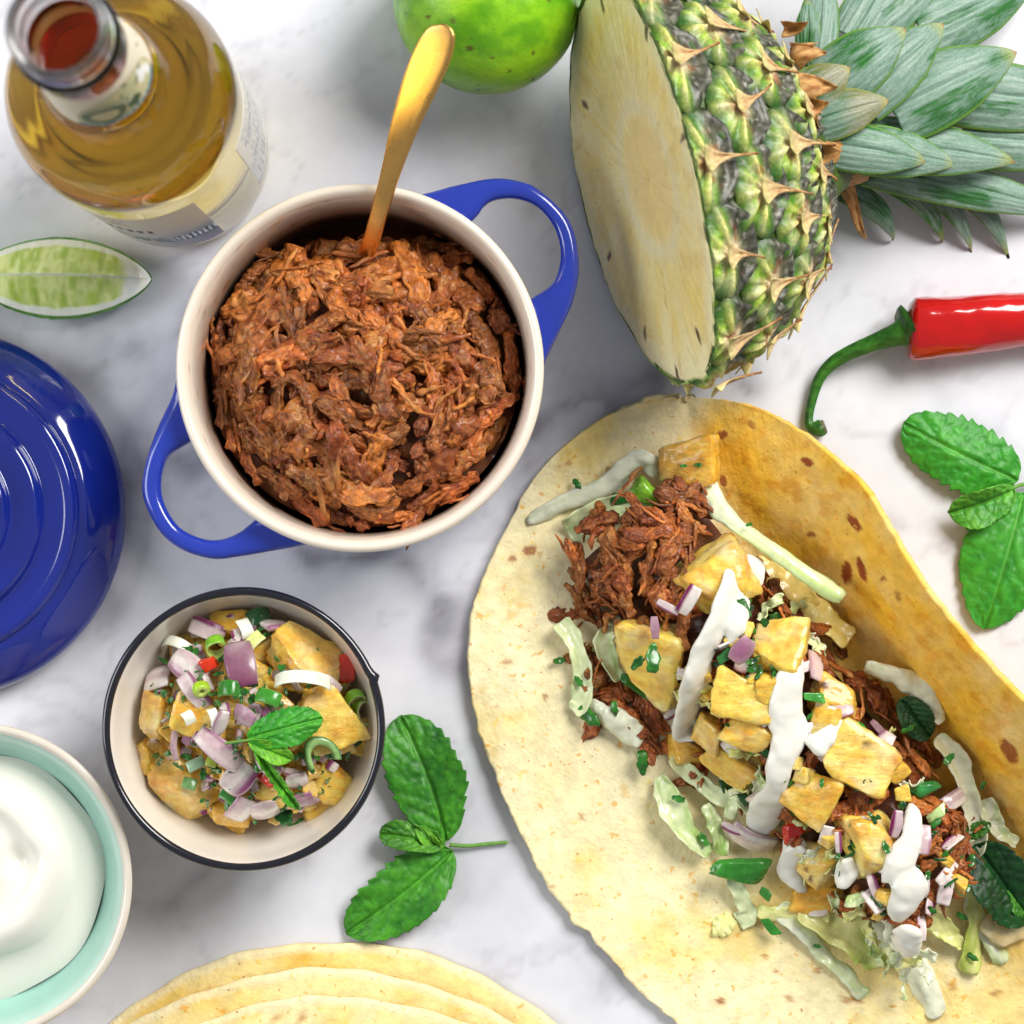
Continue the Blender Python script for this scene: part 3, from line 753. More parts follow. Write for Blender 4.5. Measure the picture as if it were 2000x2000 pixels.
def sprig(label, stem, leaves, r=.07, **kw):
    p0 = P(*stem[0])
    t = thing('mint_sprig', (p0[0], p0[1], 0), label, 'mint')
    V, F = tube(cr(np.array([P(*q) for q in stem]), 30), np.linspace(r, r*.8, 30), None, 10)
    mk('stem', V, F, MAT['stem'], t, col=np.zeros((len(V), 3))+H('6f9f45'))
    for k, L in enumerate(leaves):
        b, e, w = L[:3]; o = dict(kw); o.update(L[3] if len(L) > 3 else {})
        gnd = o.pop('ground', True)
        V, F, c = leaf_mesh(P(*b), P(*e), w, seed=k*5+len(label), **o)
        V[:, 2] = np.maximum(V[:, 2], .015) if gnd and b[2] < 1 else V[:, 2]
        mk('leaf', V, F, MAT['mint'], t, col=c)
    return t
sprig('mint sprig with two large leaves and one small lying beside the salsa bowl', [(878, 1650, .25), (915, 1652, .2), (955, 1648, .16), (992, 1645, .15)],
      [((872, 1642, .25), (782, 1398, .3), 2.35, dict(bow=.25, fold=.12, side=-.12, shape=(.55, .5))), ((884, 1662, .25), (676, 1822, .2), 2.1, dict(bow=.22, fold=.1, side=.1, shape=(.5, .55))),
       ((868, 1652, .4), (742, 1628, .55), .95, dict(bow=.3, fold=.35, quilt=.06, light='67ab30', shape=(.5, .35), roll=.35)), ((862, 1660, .45), (806, 1612, .62), .42, dict(light='8cc840', dark='4f9a25', fold=.5))])
sprig('mint sprig with crinkled leaves at the right edge beside the taco', [(2030, 940, .3), (2000, 946, .3), (1985, 950, .3), (1960, 962, .35)],
      [((1988, 938, .3), (1765, 826, .45), 2.2, dict(bow=.3, fold=-.25, quilt=.08, side=.1, serr=.06, shape=(.4, .45))), ((2000, 962, .3), (1922, 1228, .25), 2.75, dict(bow=.25, fold=-.15, quilt=.07, shape=(.5, .6))),
       ((1980, 955, .5), (1852, 1000, .6), 1.25, dict(bow=.25, fold=.7, quilt=.07, light='6fb83a', roll=-.4, shape=(.5, .4)))], light='46a02a', dark='1d7a22')

# ------------------------------------------------------------------ pineapple
EL = math.radians(19.5)
PO = P(1266, 350, 5.6)
_ah = np.array([.971, .238, 0]); _ah /= np.linalg.norm(_ah)
PA = _ah*math.cos(EL)-np.array([0, 0, math.sin(EL)])
PW = np.array([.238, -.971, 0.]); PW /= np.linalg.norm(PW)
PV = np.cross(PA, PW); PV = PV if PV[2] > 0 else -PV
_ss = [-.3, 0, 1.0, 2.14, 3.3, 4.3, 5.0, 5.5, 6.0, 7.2]; _rr = [1.0, 1.0, .975, .905, .79, .64, .48, .34, .26, .18]
def prad(s): return np.interp(s, np.linspace(-.3, 7.2, 76), cr(np.stack([_ss, _rr], 1), 300)[:, 1][np.searchsorted(cr(np.stack([_ss, _rr], 1), 300)[:, 0], np.linspace(-.3, 7.2, 76)).clip(0, 299)])
def psurf(th, s, h=0.):
    r = prad(s)
    th = np.asarray(th); bv = np.where(np.sin(th) > 0, 3.4, 5.7)
    Wd = 6.2
    p = PO+np.asarray(s)[..., None]*PA+(r*(Wd+h)*np.cos(th))[..., None]*PW+(r*(bv+h)*np.sin(th))[..., None]*PV
    return p
PINE = thing('pineapple', (PO[0], PO[1], 0), 'cut top half of a pineapple with leafy crown lying on its side', 'pineapple')
def build_pineapple():
    ns, nt = 60, 160
    s = np.linspace(.0, 6.9, ns)[:, None]; th = np.linspace(0, 2*PI, nt, endpoint=False)[None]
    V = psurf(th+0*s, s+0*th, -.12)
    V = V.reshape(-1, 3)
    c = mix(np.zeros((len(V), 3))+H('3b4a1c'), H('5a7a25'), .5+.5*fbm(V, 2, 3, 3))
    V[:, 2] = np.maximum(V[:, 2], .02)
    body = mk('rind_base', V, gfaces(ns, nt, True), MAT['rind'], PINE, col=c)
    # cut face
    n, k = 130, 360
    rr = np.linspace(.002, 1, n)[:, None]; th = np.linspace(0, 2*PI, k, endpoint=False)[None]
    bv = np.where(np.sin(th) > 0, 3.4, 5.7)
    sc = 1+.022*np.abs(np.sin(th*7.5+.4))-.012+.006*noise(np.stack([np.cos(th)*8, np.sin(th)*8, 0*th], -1), 1, 6)
    x = rr*sc*6.2*np.cos(th); y = rr*sc*bv*np.sin(th)
    Q = np.stack([x, y, 0*x], -1)
    rad = rr+0*th
    f1 = fbm(np.stack([np.cos(th)*9+0*rr, np.sin(th)*9+0*rr, rad*1.0], -1), 2.6, 4, 7)
    bulge = .05*fbm(Q, .7, 3, 2)-.05*sstep(.95, 1.0, rad)+.02*f1
    V = PO-PA*.012+x[..., None]*PW+y[..., None]*PV-bulge[..., None]*PA
    V = V.reshape(-1, 3); V[:, 2] = np.maximum(V[:, 2], .02)
    c = mix(np.zeros(x.shape+(3,))+H('fff0b4'), H('fadd7c'), np.clip(.5+.55*f1+.5*fbm(Q, .8, 3, 66), 0, 1))
    core = sstep(.36, .22, np.hypot(x/6.2, y/5.2)+.02*fbm(Q, 2, 2, 4))
    c = mix(c, H('f8da90'), core*.9)
    ringl = np.exp(-((np.hypot(x/6.2, y/5.2)-.36)/.05)**2); c = mix(c, H('f3e9c6'), ringl*.5)
    c = mix(c, H('fbf0bc'), sstep(.8, .95, rad)*.8)
    cl = fbm(Q, 1.4, 4, 55); c = mix(c, H('e8cb70'), sstep(.15, .5, cl)*.4)
    wob = .12*fbm(Q, .9, 3, 91)
    lines = sstep(.40, .62, fbm(np.stack([np.cos(th+wob)*14+0*rr, np.sin(th+wob)*14+0*rr, rad*4.5], -1), 2., 3, 17))*sstep(.3, .5, rad)
    c = mix(c, H('dfba5c'), lines*.5)
    c = mix(c, H('8fae45'), sstep(.98, .992, rad)*.9)
    pits = [(1178, 8), (1143, 205), (1262, 62), (1335, 270), (1190, 500), (1262, 650), (1364, 655), (1322, 735)]
    for a, b in pits:
        # intersect the camera ray with the face plane
        dd = _f*FPX+_r*(a-1000.)-_u*(b-1000.); tt = (PO-CAMP).dot(PA)/dd.dot(PA); hp = CAMP+dd*tt-PO
        px, py = hp.dot(PW), hp.dot(PV)
        lim = math.hypot(px/6.2, py/(3.4 if py > 0 else 5.7)); sc_ = .955/max(lim, .955); px *= sc_; py *= sc_
        pa = math.atan2(py, px); r = np.hypot(((x-px)*math.cos(pa)+(y-py)*math.sin(pa))/.34, (-(x-px)*math.sin(pa)+(y-py)*math.cos(pa))/.13)
        c = mix(c, H('4a2410'), sstep(1.0, .55, r*(1+.3*fbm(Q, 5, 2, 3)))*.92)
    mk('cut_face', V, gfaces(n, k, True), MAT['flesh'], PINE, col=c.reshape(-1, 3))
    # eyes of the rind, each with its dry bract
    NR = 13
    rings = [(.55, 0.), (2.05, .5), (3.45, 0.), (4.6, .5)]
    for ri, (s0, of) in enumerate(rings):
        for j in range(NR):
            t0 = (j+of)*2*PI/NR+.1+random.uniform(-.03, .03)
            if math.sin(t0) < -.42: continue
            s0j = s0+random.uniform(-.1, .1)
            hs = 1.5 if ri < 3 else 1.2
            nr, na = 15, 54
            a = np.linspace(0, 2*PI, na, endpoint=False)[None]; r = np.linspace(.001, 1, nr)[:, None]
            hx = 1/np.maximum(np.abs(np.cos((a-PI/6) % (PI/3)-PI/6)), .2)*.93
            hx = hx*(1+.05*noise(np.stack([np.cos(a[0])*2, np.sin(a[0])*2, 0*a[0]+j*3+ri*17], 1), 1, 5)[None])
            p = r*hx*np.cos(a); q = r*hx*np.sin(a)         # p along the fruit axis (towards the crown +), q round it
            dth = 2*PI/NR*.575
            thv = t0+q*dth+.02*p; sv = s0j+p*hs*.74
            ang = np.arctan2(q, p)
            def ray(a0, w): return np.exp(-(np.angle(np.exp(1j*(ang-a0)))/w)**2)
            j1, j2, j3 = random.uniform(-.15, .15), random.uniform(-.2, .2), random.uniform(-.2, .2)
            spoke = ray(PI+j1, .17)+ray(1.9+j2, .15)+ray(-1.9+j3, .15)+.5*ray(2.55+j2, .1)+.5*ray(-2.5+j3, .1)
            W = np.stack([p*2+j*5.1, q*2+ri*7.3, 0*p], -1)
            fb = fbm(W, 2.5, 4, j+3)
            lobes = np.exp(-((p+.42)/.33)**2-((np.abs(q)-.45)/.34)**2)
            hgt = .17*(1-r**5.0)+.19*spoke*np.sin(PI*np.clip(r*.92, 0, 1))**.8+.02*lobes-.13*sstep(.05, .5, p)*np.exp(-((r-.45)/.3)**2)+.12*np.exp(-((r-.82)/.1)**2)*sstep(0, .4, p)-.05*np.exp(-(r/.2)**2)
            hgt = hgt+.07*fb*(1-r**4)
            sv = np.maximum(sv, .02)
            V = psurf(thv, sv, -.1)
            nrm = (np.cos(thv)/6.2)[..., None]*PW+(np.sin(thv)/np.where(np.sin(thv) > 0, 3.4, 5.7))[..., None]*PV
            nrm /= np.linalg.norm(nrm, axis=2)[..., None]
            nrm = nrm+PA*(.45 if ri > 1 else .18); nrm /= np.linalg.norm(nrm, axis=2)[..., None]
            V = V+nrm*(hgt*(1. if ri < 3 else .8))[..., None]
            left = sstep(.22, -.1, p+.12*fb)
            col = mix(np.zeros(p.shape+(3,))+H('54543f'), H('1d2016'), np.clip(.5+1.1*fb+.5*(r-.5), 0, 1))      # fuzzy grey scale towards the crown
            rib = np.sin(ang*34)*.5+.5
            col = mix(col, H('8f8d7c'), rib*sstep(.45, .7, r)*sstep(.98, .85, r)*.35)
            col = mix(col, H('7f8a52'), sstep(.55, .2, r)*.6)
            grn = mix(np.zeros(p.shape+(3,))+H('4d8420'), H('9cbf3e'), np.clip(.45+1.1*fb, 0, 1))
            grn = mix(grn, H('f6e98e'), np.clip(spoke*(1.3-r*.95), 0, 1))
            grn = mix(grn, H('dbd4b4'), sstep(.1, .55, noise(W, 2.2, j))*.35)
            grn = mix(grn, H('1f5212'), sstep(.5, .88, r)*.92*(1-.5*spoke.clip(0, 1)))
            col = mix(col, grn, left)
            col = mix(col, H('e6cfa6'), sstep(.45, .1, np.hypot(p*.9, q*1.3))*.9)
            col = mix(col, H('9a5530'), sstep(.3, .5, noise(W, 3, j+9))*sstep(.7, .2, r)*.75)
            col = mix(col, H('1f3a14'), sstep(.88, 1.0, r)*.9)
            ws = noise(np.stack([p*14+j, q*14, 0*p+ri], -1), 1, 5)
            col = mix(col, H('cfccb8'), sstep(.55, .75, ws)*.4*(1-.7*left))
            V = V.reshape(-1, 3); V[:, 2] = np.maximum(V[:, 2], .02)
            eye = mk('eye', V, gfaces(nr, na, True), MAT['rind'], PINE, col=col.reshape(-1, 3))
            # bract: thin dry flap that narrows to a spike pointing to the crown
            ln = random.uniform(1.15, 2.0)*(1 if ri < 3 else .8); m = 26
            base = psurf(np.array([t0]), np.array([s0j-.2]))[0]; nn = (math.cos(t0)/6.2)*PW+(math.sin(t0)/(3.4 if math.sin(t0) > 0 else 5.7))*PV; nn /= np.linalg.norm(nn)
            sdv = np.cross(PA, nn); slope = (prad(np.array([s0j+.8]))[0]-prad(np.array([s0j-.2]))[0])*(3.4*abs(math.sin(t0))+6.2*abs(math.cos(t0)))
            bend = random.uniform(-.45, .45); lift = random.uniform(.1, .45)
            u = np.linspace(0, 1, m)[:, None]; v = np.linspace(-1, 1, 9)[None]
            wdt = .30*np.exp(-(u/.26)**1.5)+.10*(1-u)**1.2+.008
            cup = (.55*v*v-.25)*wdt*(1-.5*u)
            G = base+nn*.30+PA*(u*ln)[..., None]+nn*(.02+.10*np.exp(-(u/.2)**2)+slope*u*ln+lift*u*u+cup+.03*np.sin(v*5+u*7+j))[..., None]+sdv*(bend*u*u+v*wdt)[..., None]
            Vb, Fb = slab(G, .03)
            Vb[:, 2] = np.maximum(Vb[:, 2], .02)
            fq = fbm(np.stack([u*2+0*v, v*3+0*u, 0*u*v+j+ri*9], -1), 2, 3, 4)
            cb = mix(np.zeros(fq.shape+(3,))+H('e6c890'), H('b4723c'), np.clip(u*1.0-.1+.7*fq, 0, 1)); cb = mix(cb, H('7a4626'), sstep(.85, 1, u)*.6+0*v)
            cb = mix(cb, H('c9c878'), sstep(.16, .0, u)*.6+0*v).reshape(-1, 3)
            mk('bract', Vb, Fb, MAT['husk'], eye, col=np.vstack([cb, cb*.85]))
    # crown leaves: base px, tip px, base z, tip z, width px, arch
    LV = [(1640, 368, 1.6, 1756, 474, .5, 56, .35), (1705, 335, 1.6, 1852, 477, .5, 58, .35), (1745, 325, 1.4, 1908, 496, .4, 56, .3), (1790, 318, 1.2, 1980, 508, .3, 58, .3),
          (1690, 318, 2.2, 2130, 420, 1.0, 100, .10), (1880, 265, 2.2, 2180, 290, 1.2, 130, .1), (1860, 175, 2.8, 2180, 210, 1.6, 150, .1), (1800, 60, 2.6, 2040, -50, 1.4, 150, .1), (1700, 50, 3.0, 1860, -90, 2.0, 120, .15),
          (1660, 70, 3.2, 1770, -110, 2.2, 100, .15), (1590, 130, 3.6, 1612, -80, 2.6, 90, .25), (1578, 90, 3.6, 1578, -5, 3.4, 55, .3), (1690, 275, 3.6, 1997, 312, 2.6, 120, .2), (1745, 215, 4.0, 1998, 92, 3.2, 165, .2),
          (1680, 190, 4.4, 1850, 38, 4.0, 135, .25), (1660, 285, 4.2, 1879, 318, 3.4, 110, .25), (1620, 165, 4.8, 1774, 50, 4.6, 140, .25), (1625, 280, 4.8, 1817, 314, 4.2, 105, .3), (1590, 235, 5.2, 1741, 192, 5.0, 105, .3),
          (1560, 200, 5.2, 1662, 128, 5.2, 110, .35), (1600, 305, 4.4, 1710, 348, 3.2, 90, .4), (1570, 270, 5.0, 1665, 305, 4.6, 90, .45)]
    for k, (bx, by, bz, tx, ty, tz, wpx, arch) in enumerate(LV):
        B, T = P(bx, by, bz), P(tx, ty, tz)
        dry = 1.0 if k >= 20 else (.3 if k in (18, 19) else 0.)
        w = wpx/PPC/(1+bz/90)*1.2
        d = T-B; Ln = np.linalg.norm(d); d /= Ln; s_ = np.cross([0, 0, 1.], d); s_ /= np.linalg.norm(s_); n_ = np.cross(d, s_)
        nu, nv = 70, 61
        u = np.linspace(0, 1, nu)[:, None]; v = np.linspace(-1, 1, nv)[None]
        hw = w/2*(np.minimum(1, .72+.5*u)*(1-u**1.75)**.92+.005)
        z = -.42*hw*(v*v)*(1-.3*u)+arch*Ln*u*(1-u)*1.2+.012*np.sin(v*26)*(1-u)-.10*hw*np.exp(-(v/.10)**2)
        droop = -.10*Ln*u**3
        hook = -.12*np.exp(-((1-u)/.04)**2)
        bend = (.10 if k < 4 else 0)*Ln*np.sin(PI*u)
        G = B+(u*Ln)[..., None]*d+(v*hw+bend)[..., None]*s_+(z+droop+hook)[..., None]*n_
        V, F = slab(G, .07)
        V[:, 2] = np.maximum(V[:, 2], .03)
        X = np.stack([u*Ln*.7+0*v, v*hw*20, 0*u*v+k*3.7], -1); X2 = np.stack([u*Ln*.8+0*v, v*hw*2.6, 0*u*v+k*3.7], -1)
        fine = fbm(X, 2.4, 3, k); pat = fbm(X2, 1.0, 4, k+50)
        grn = mix(np.zeros(fine.shape+(3,))+H('377436'), H('225222'), np.clip(.5+fine, 0, 1))
        blo = mix(np.zeros(fine.shape+(3,))+H('9db0a4'), H('648873'), np.clip(.5+.9*fine, 0, 1))
        cov = sstep(-.5, 0., pat+.6*fine)*(1-.75*sstep(.8, 1.0, np.abs(v)))
        c = mix(grn, blo, cov*.92)
        c = mix(c, H('6f9a35'), sstep(.88, .98, np.abs(v))*.8+0*u)
        c = mix(c, H('a3a85a'), sstep(.82, .95, u)*.6+0*v)
        c = mix(c, H('a0703f'), sstep(.94, .99, u)*.9+0*v)
        if dry: c = mix(c, mix(np.zeros(fine.shape+(3,))+H('c99a5e'), H('a8733f'), np.clip(.5+fine, 0, 1)), np.clip(dry*sstep(-.1, .5, u*1.2+pat*.4+.2*np.abs(v)-.25*(1-dry)*2), 0, 1))
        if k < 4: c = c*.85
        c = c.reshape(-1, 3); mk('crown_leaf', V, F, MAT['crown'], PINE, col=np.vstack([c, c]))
    # dry husks around the neck of the crown
    HK = [(1545, 120, 4.9, 1606, 106, 5.4, 50), (1555, 185, 5.5, 1626, 165, 6.0, 60), (1560, 215, 5.5, 1612, 195, 6.0, 46), (1560, 290, 5.3, 1640, 292, 5.8, 66), (1575, 330, 4.8, 1626, 302, 5.3, 50), (1580, 350, 4.2, 1640, 334, 4.4, 40), (1585, 385, 3.2, 1652, 322, 3.8, 30),
          (1595, 350, 3.8, 1612, 392, 3.2, 44), (1640, 372, 2.4, 1694, 450, 1.4, 32), (1530, 60, 4.6, 1575, 40, 5.2, 30), (1545, 100, 4.6, 1592, 88, 5.2, 40), (1575, 250, 5.4, 1600, 225, 5.9, 40), (1600, 400, 2.2, 1632, 420, 1.8, 30), (1560, 340, 4.9, 1590, 300, 5.5, 46)]
    for k, (bx, by, bz, tx, ty, tz, wpx) in enumerate(HK):
        B, T = P(bx, by, bz), P(tx, ty, tz); d = T-B; Ln = np.linalg.norm(d); d /= Ln; s_ = np.cross([0, 0, 1.], d); s_ /= np.linalg.norm(s_); n_ = np.cross(d, s_)
        u = np.linspace(0, 1, 20)[:, None]; v = np.linspace(-1, 1, 11)[None]; w = wpx/PPC
        hw = w/2*(1-u**1.6)+.01
        z = .35*hw*np.cos(v*3+k)+.25*Ln*u*(1-u)+.1*np.sin(u*5+k+v)
        G = B+(u*Ln*1.1)[..., None]*d+(v*hw+.12*Ln*np.sin(u*3+k))[..., None]*s_+z[..., None]*n_
        V, F = slab(G, .03)
        Q = np.stack([u*2+0*v, v*hw*8, 0*u*v+k], -1); f = fbm(Q, 2, 3, k)
        c = mix(np.zeros(f.shape+(3,))+H('d2a468'), H('9c6434'), np.clip(.45+f, 0, 1)).reshape(-1, 3)
        mk('dry_husk', V, F, MAT['husk'], PINE, col=np.vstack([c, c*.8]))
build_pineapple()
# ------------------------------------------------------------------ pulled pork
def meat_color(V, seed, tone=0.):
    f = fbm(V, 2.2, 3, seed); g = noise(V, 5, seed+4)
    c = mix(np.zeros((len(V), 3))+H('cc742c'), H('964816'), np.clip(.5+f+tone, 0, 1))
    c = mix(c, H('e2a058'), sstep(.2, .6, g)*.45)
    return c

def clump_mesh(seed):
    """a torn lump of meat: ridged along its fibres, frayed into strands at the ends"""
    r = np.random.default_rng(100+seed); bag = Bag()
    L = r.uniform(1.0, 1.9); W = r.uniform(.6, 1.05); Hh = r.uniform(.36, .6)
    bend = r.uniform(-.45, .45); arch = r.uniform(0, .3)
    m, k = 44, 40
    u = np.linspace(-1, 1, m)[:, None]; th = np.linspace(0, 2*PI, k, endpoint=False)[None]
    ct, st = np.cos(th), np.sin(th)
    fray = 1+.07*noise(np.stack([ct[0]*3.5, st[0]*3.5, 0*ct[0]+seed], 1), 1, seed)[None]     # ragged ends
    prof = np.maximum(1-np.abs(u)**6, 0)**.5*(.8+.3*noise(np.stack([u[:, 0]*2.2, 0*u[:, 0]+seed, 0*u[:, 0]], 1), 1, seed)[:, None])
    q = np.stack([u*L*1.3+0*th, ct*W*3.4+0*u, st*Hh*3.4+0*u+seed*7.3], -1)
    rid = 1-np.abs(fbm(q*np.array([.8, 1, 1]), 1.3, 3, seed))*2.2                            # long grooves between fibres
    fine = fbm(q*np.array([1.2, 1.6, 1.6]), 2.6, 3, seed+3)
    rad = prof*(.78+.22*rid+.12*fine)
    x = u*L/2*(1+(fray-1)*np.abs(u)**2)
    y = ct*W/2*rad+bend*(u*L/2)**2; z = st*Hh/2*rad+arch*(1-u*u)*.5+.05*fine
    V = np.stack([x+0*th, y, z], -1)
    V = V+.16*np.stack([fbm(V, 1.8, 4, seed+i*9) for i in range(3)], -1)+.05*np.stack([fbm(V, 6., 2, seed+i*9+40) for i in range(3)], -1)
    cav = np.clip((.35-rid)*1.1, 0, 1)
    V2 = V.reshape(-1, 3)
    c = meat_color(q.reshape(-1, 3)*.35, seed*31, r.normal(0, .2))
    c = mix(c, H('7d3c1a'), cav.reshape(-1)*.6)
    F = gfaces(m, k, True)+[list(range(k))[::-1], [(m-1)*k+j for j in range(k)]]
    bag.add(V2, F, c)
    for i in range(r.integers(0, 3)):                                                        # loose fibres
        Ls = L*r.uniform(.35, .9); mm = 11; v = np.linspace(-.5, .5, mm); sx = r.choice([-1, 1])*L*r.uniform(.05, .4)
        y0 = r.normal(0, W*.3)
        p = np.stack([sx+v*Ls, y0+bend*(sx+v*Ls)**2+.25*r.normal()*v+.04*np.cumsum(r.normal(0, 1, mm))*.5, Hh*.42*(1-abs(y0)/W)+arch*.4*(1-(2*sx/L)**2)+r.uniform(-.05, .06)+.05*np.cumsum(r.normal(0, 1, mm))*.6], 1)
        ra = r.uniform(.05, .09)*(1-np.abs(2*v)**6*.6)
        Vs, Fs = tube(p, ra, ra*.7, 6); bag.add(Vs, Fs, meat_color(Vs, seed+i, r.normal(-.1, .3))*r.uniform(.8, 1.2))
    V, F, c = bag.out()
    return mesh_data('meat_shred', V, F, MAT['meat'], c)
CLUMPS = [clump_mesh(k) for k in range(16)]
def strand_mesh(seed):
    r = np.random.default_rng(500+seed); m = 16
    u = np.linspace(-.5, .5, m); L = r.uniform(1.2, 2.4)
    p = np.stack([u*L, r.uniform(-.6, .6)*u*u*2+.05*np.sin(u*9+seed), r.uniform(-.1, .3)*(1-4*u*u)+.03*np.sin(u*14)], 1)
    ra = r.uniform(.06, .13)*(1-np.abs(2*u)**6*.7)+.01
    V, F = tube(p, ra*(1+.3*np.sin(u*23+seed)), ra*.6, 7, twist=u*2.)
    V = V+(.04*fbm(V, 5, 2, seed))[:, None]
    return mesh_data('meat_strand', V, F, MAT['meat'], meat_color(V, seed, r.uniform(-.3, .3)))
STRANDS = [strand_mesh(k) for k in range(10)]

def place_mesh(me, name, pos, R, sc, parent):
    o = bpy.data.objects.new(name, me); COL.objects.link(o); o.parent = parent
    m = np.eye(4); m[:3, :3] = R*sc; m[:3, 3] = (np.asarray(pos)-ORG[parent.name])*S
    o.matrix_local = Matrix(m.tolist())
    return o

def align(nrm, yaw, tilt=0., roll=0.):
    n = np.asarray(nrm, float); n /= np.linalg.norm(n)
    x = np.array([math.cos(yaw), math.sin(yaw), 0]); x = x-n*x.dot(n); x /= np.linalg.norm(x); y = np.cross(n, x)
    return np.stack([x, y, n], 1)@rot(roll, tilt, 0)

def surf_normal(fn, x, y, e=.15):
    return np.array([-(fn(x+e, y)-fn(x-e, y))/(2*e), -(fn(x, y+e)-fn(x, y-e))/(2*e), 1.])

def pot_h(x, y):
    dx, dy = x-POT[0]-.12, y-POT[1]+.32
    r = math.hypot(dx, dy)/4.75
    return 3.3-.9*max(0., dy-3.3)+1.6*(1-min(r, 1.15)**2.6)+.22*math.sin(dx*1.9+1)*math.cos(dy*1.7)

def build_pork_pot():
    t = thing('pulled_pork', (POT[0], POT[1], .45), 'heap of shredded brown pulled pork filling the blue pot', 'pulled pork')
    # the packed mass under the loose shreds
    n, k = 60, 120
    rr = np.linspace(.01, 1, n)[:, None]; th = np.linspace(0, 2*PI, k, endpoint=False)[None]
    x = POT[0]+rr*4.72*np.cos(th); y = POT[1]+rr*4.72*np.sin(th)
    z = np.vectorize(pot_h)(x, y)-.42
    V = np.stack([x, y, z], -1); V[..., 2] += .25*fbm(V, 1.6, 4, 6)
    V = V.reshape(-1, 3)
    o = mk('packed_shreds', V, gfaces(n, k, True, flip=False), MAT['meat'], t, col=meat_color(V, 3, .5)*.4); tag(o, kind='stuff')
    r = np.random.default_rng(11); cnt = 0
    pts = []
    tries = 0
    while len(pts) < 155:
        tries += 1
        if tries > 20000: break
        a, q = r.uniform(0, 2*PI), 4.75*math.sqrt(r.uniform(0, 1))
        x, y = POT[0]+.08+q*math.cos(a), POT[1]-.22+q*math.sin(a)
        if math.hypot(x-POT[0], y-POT[1]) > 4.62: continue
        if y > POT[1]+4.1-.05*abs(x-POT[0]-1.2): continue
        if pts and min((x-p[0])**2+(y-p[1])**2 for p in pts) < .48**2: continue
        pts.append((x, y))
    for i, (x, y) in enumerate(pts):
        nrm = surf_normal(pot_h, x, y)
        yaw = 2.2*noise(np.array([[x, y, 3.]]), .45, 3)[0]*PI+r.normal(0, .45)
        qr = math.hypot(x-POT[0], y-POT[1])
        if qr > 3.3: yaw = math.atan2(y-POT[1], x-POT[0])+PI/2+r.normal(0, .25)
        R = align(nrm, yaw, r.normal(0, .22), r.normal(0, .35))
        place_mesh(CLUMPS[r.integers(16)], 'meat_shred', (x, y, pot_h(x, y)-.15+r.uniform(-.12, .2)), R, r.uniform(.8, 1.45) if qr < 3.9 else r.uniform(.7, .95), t)
    for i in range(5):
        a, q = r.uniform(0, 2*PI), 3.2*math.sqrt(r.uniform(0, 1)); x, y = POT[0]+q*math.cos(a), POT[1]-.2+q*math.sin(a)
        R = align(surf_normal(pot_h, x, y), r.uniform(0, 6.3), r.normal(0, .25), r.normal(0, .4))
        place_mesh(STRANDS[r.integers(10)], 'meat_shred', (x, y, pot_h(x, y)+.12+r.uniform(0, .18)), R, r.uniform(.6, 1.0), t)
    # crumbs and sauce specks
    bag = Bag()
    for i in range(150):
        a, q = r.uniform(0, 2*PI), 4.2*math.sqrt(r.uniform(0, 1)); x, y = POT[0]+q*math.cos(a), POT[1]-.15+q*math.sin(a)
        L = r.uniform(.1, .32); m = 6; u = np.linspace(-.5, .5, m)
        p = np.stack([u*L, .1*r.normal()*u*u*4, .05*r.normal(0, 1, m)], 1)@align(surf_normal(pot_h, x, y), r.uniform(0, 6.3), r.normal(0, .4)).T+np.array([x, y, pot_h(x, y)+r.uniform(.02, .22)])
        ra = r.uniform(.03, .09)*(1-np.abs(2*u)**6*.6)
        V, F = tube(p, ra, ra*.7, 5)
        cc = meat_color(V, i, r.uniform(-.2, .5)) if r.uniform() > .06 else np.zeros((len(V), 3))+H(['b3220f', 'e0a24a', '8a1a10'][r.integers(3)])
        bag.add(V, F, cc)
    V, F, c = bag.out(); o = mk('loose_crumbs', V, F, MAT['meat'], t, col=c); tag(o, kind='stuff')
build_pork_pot()

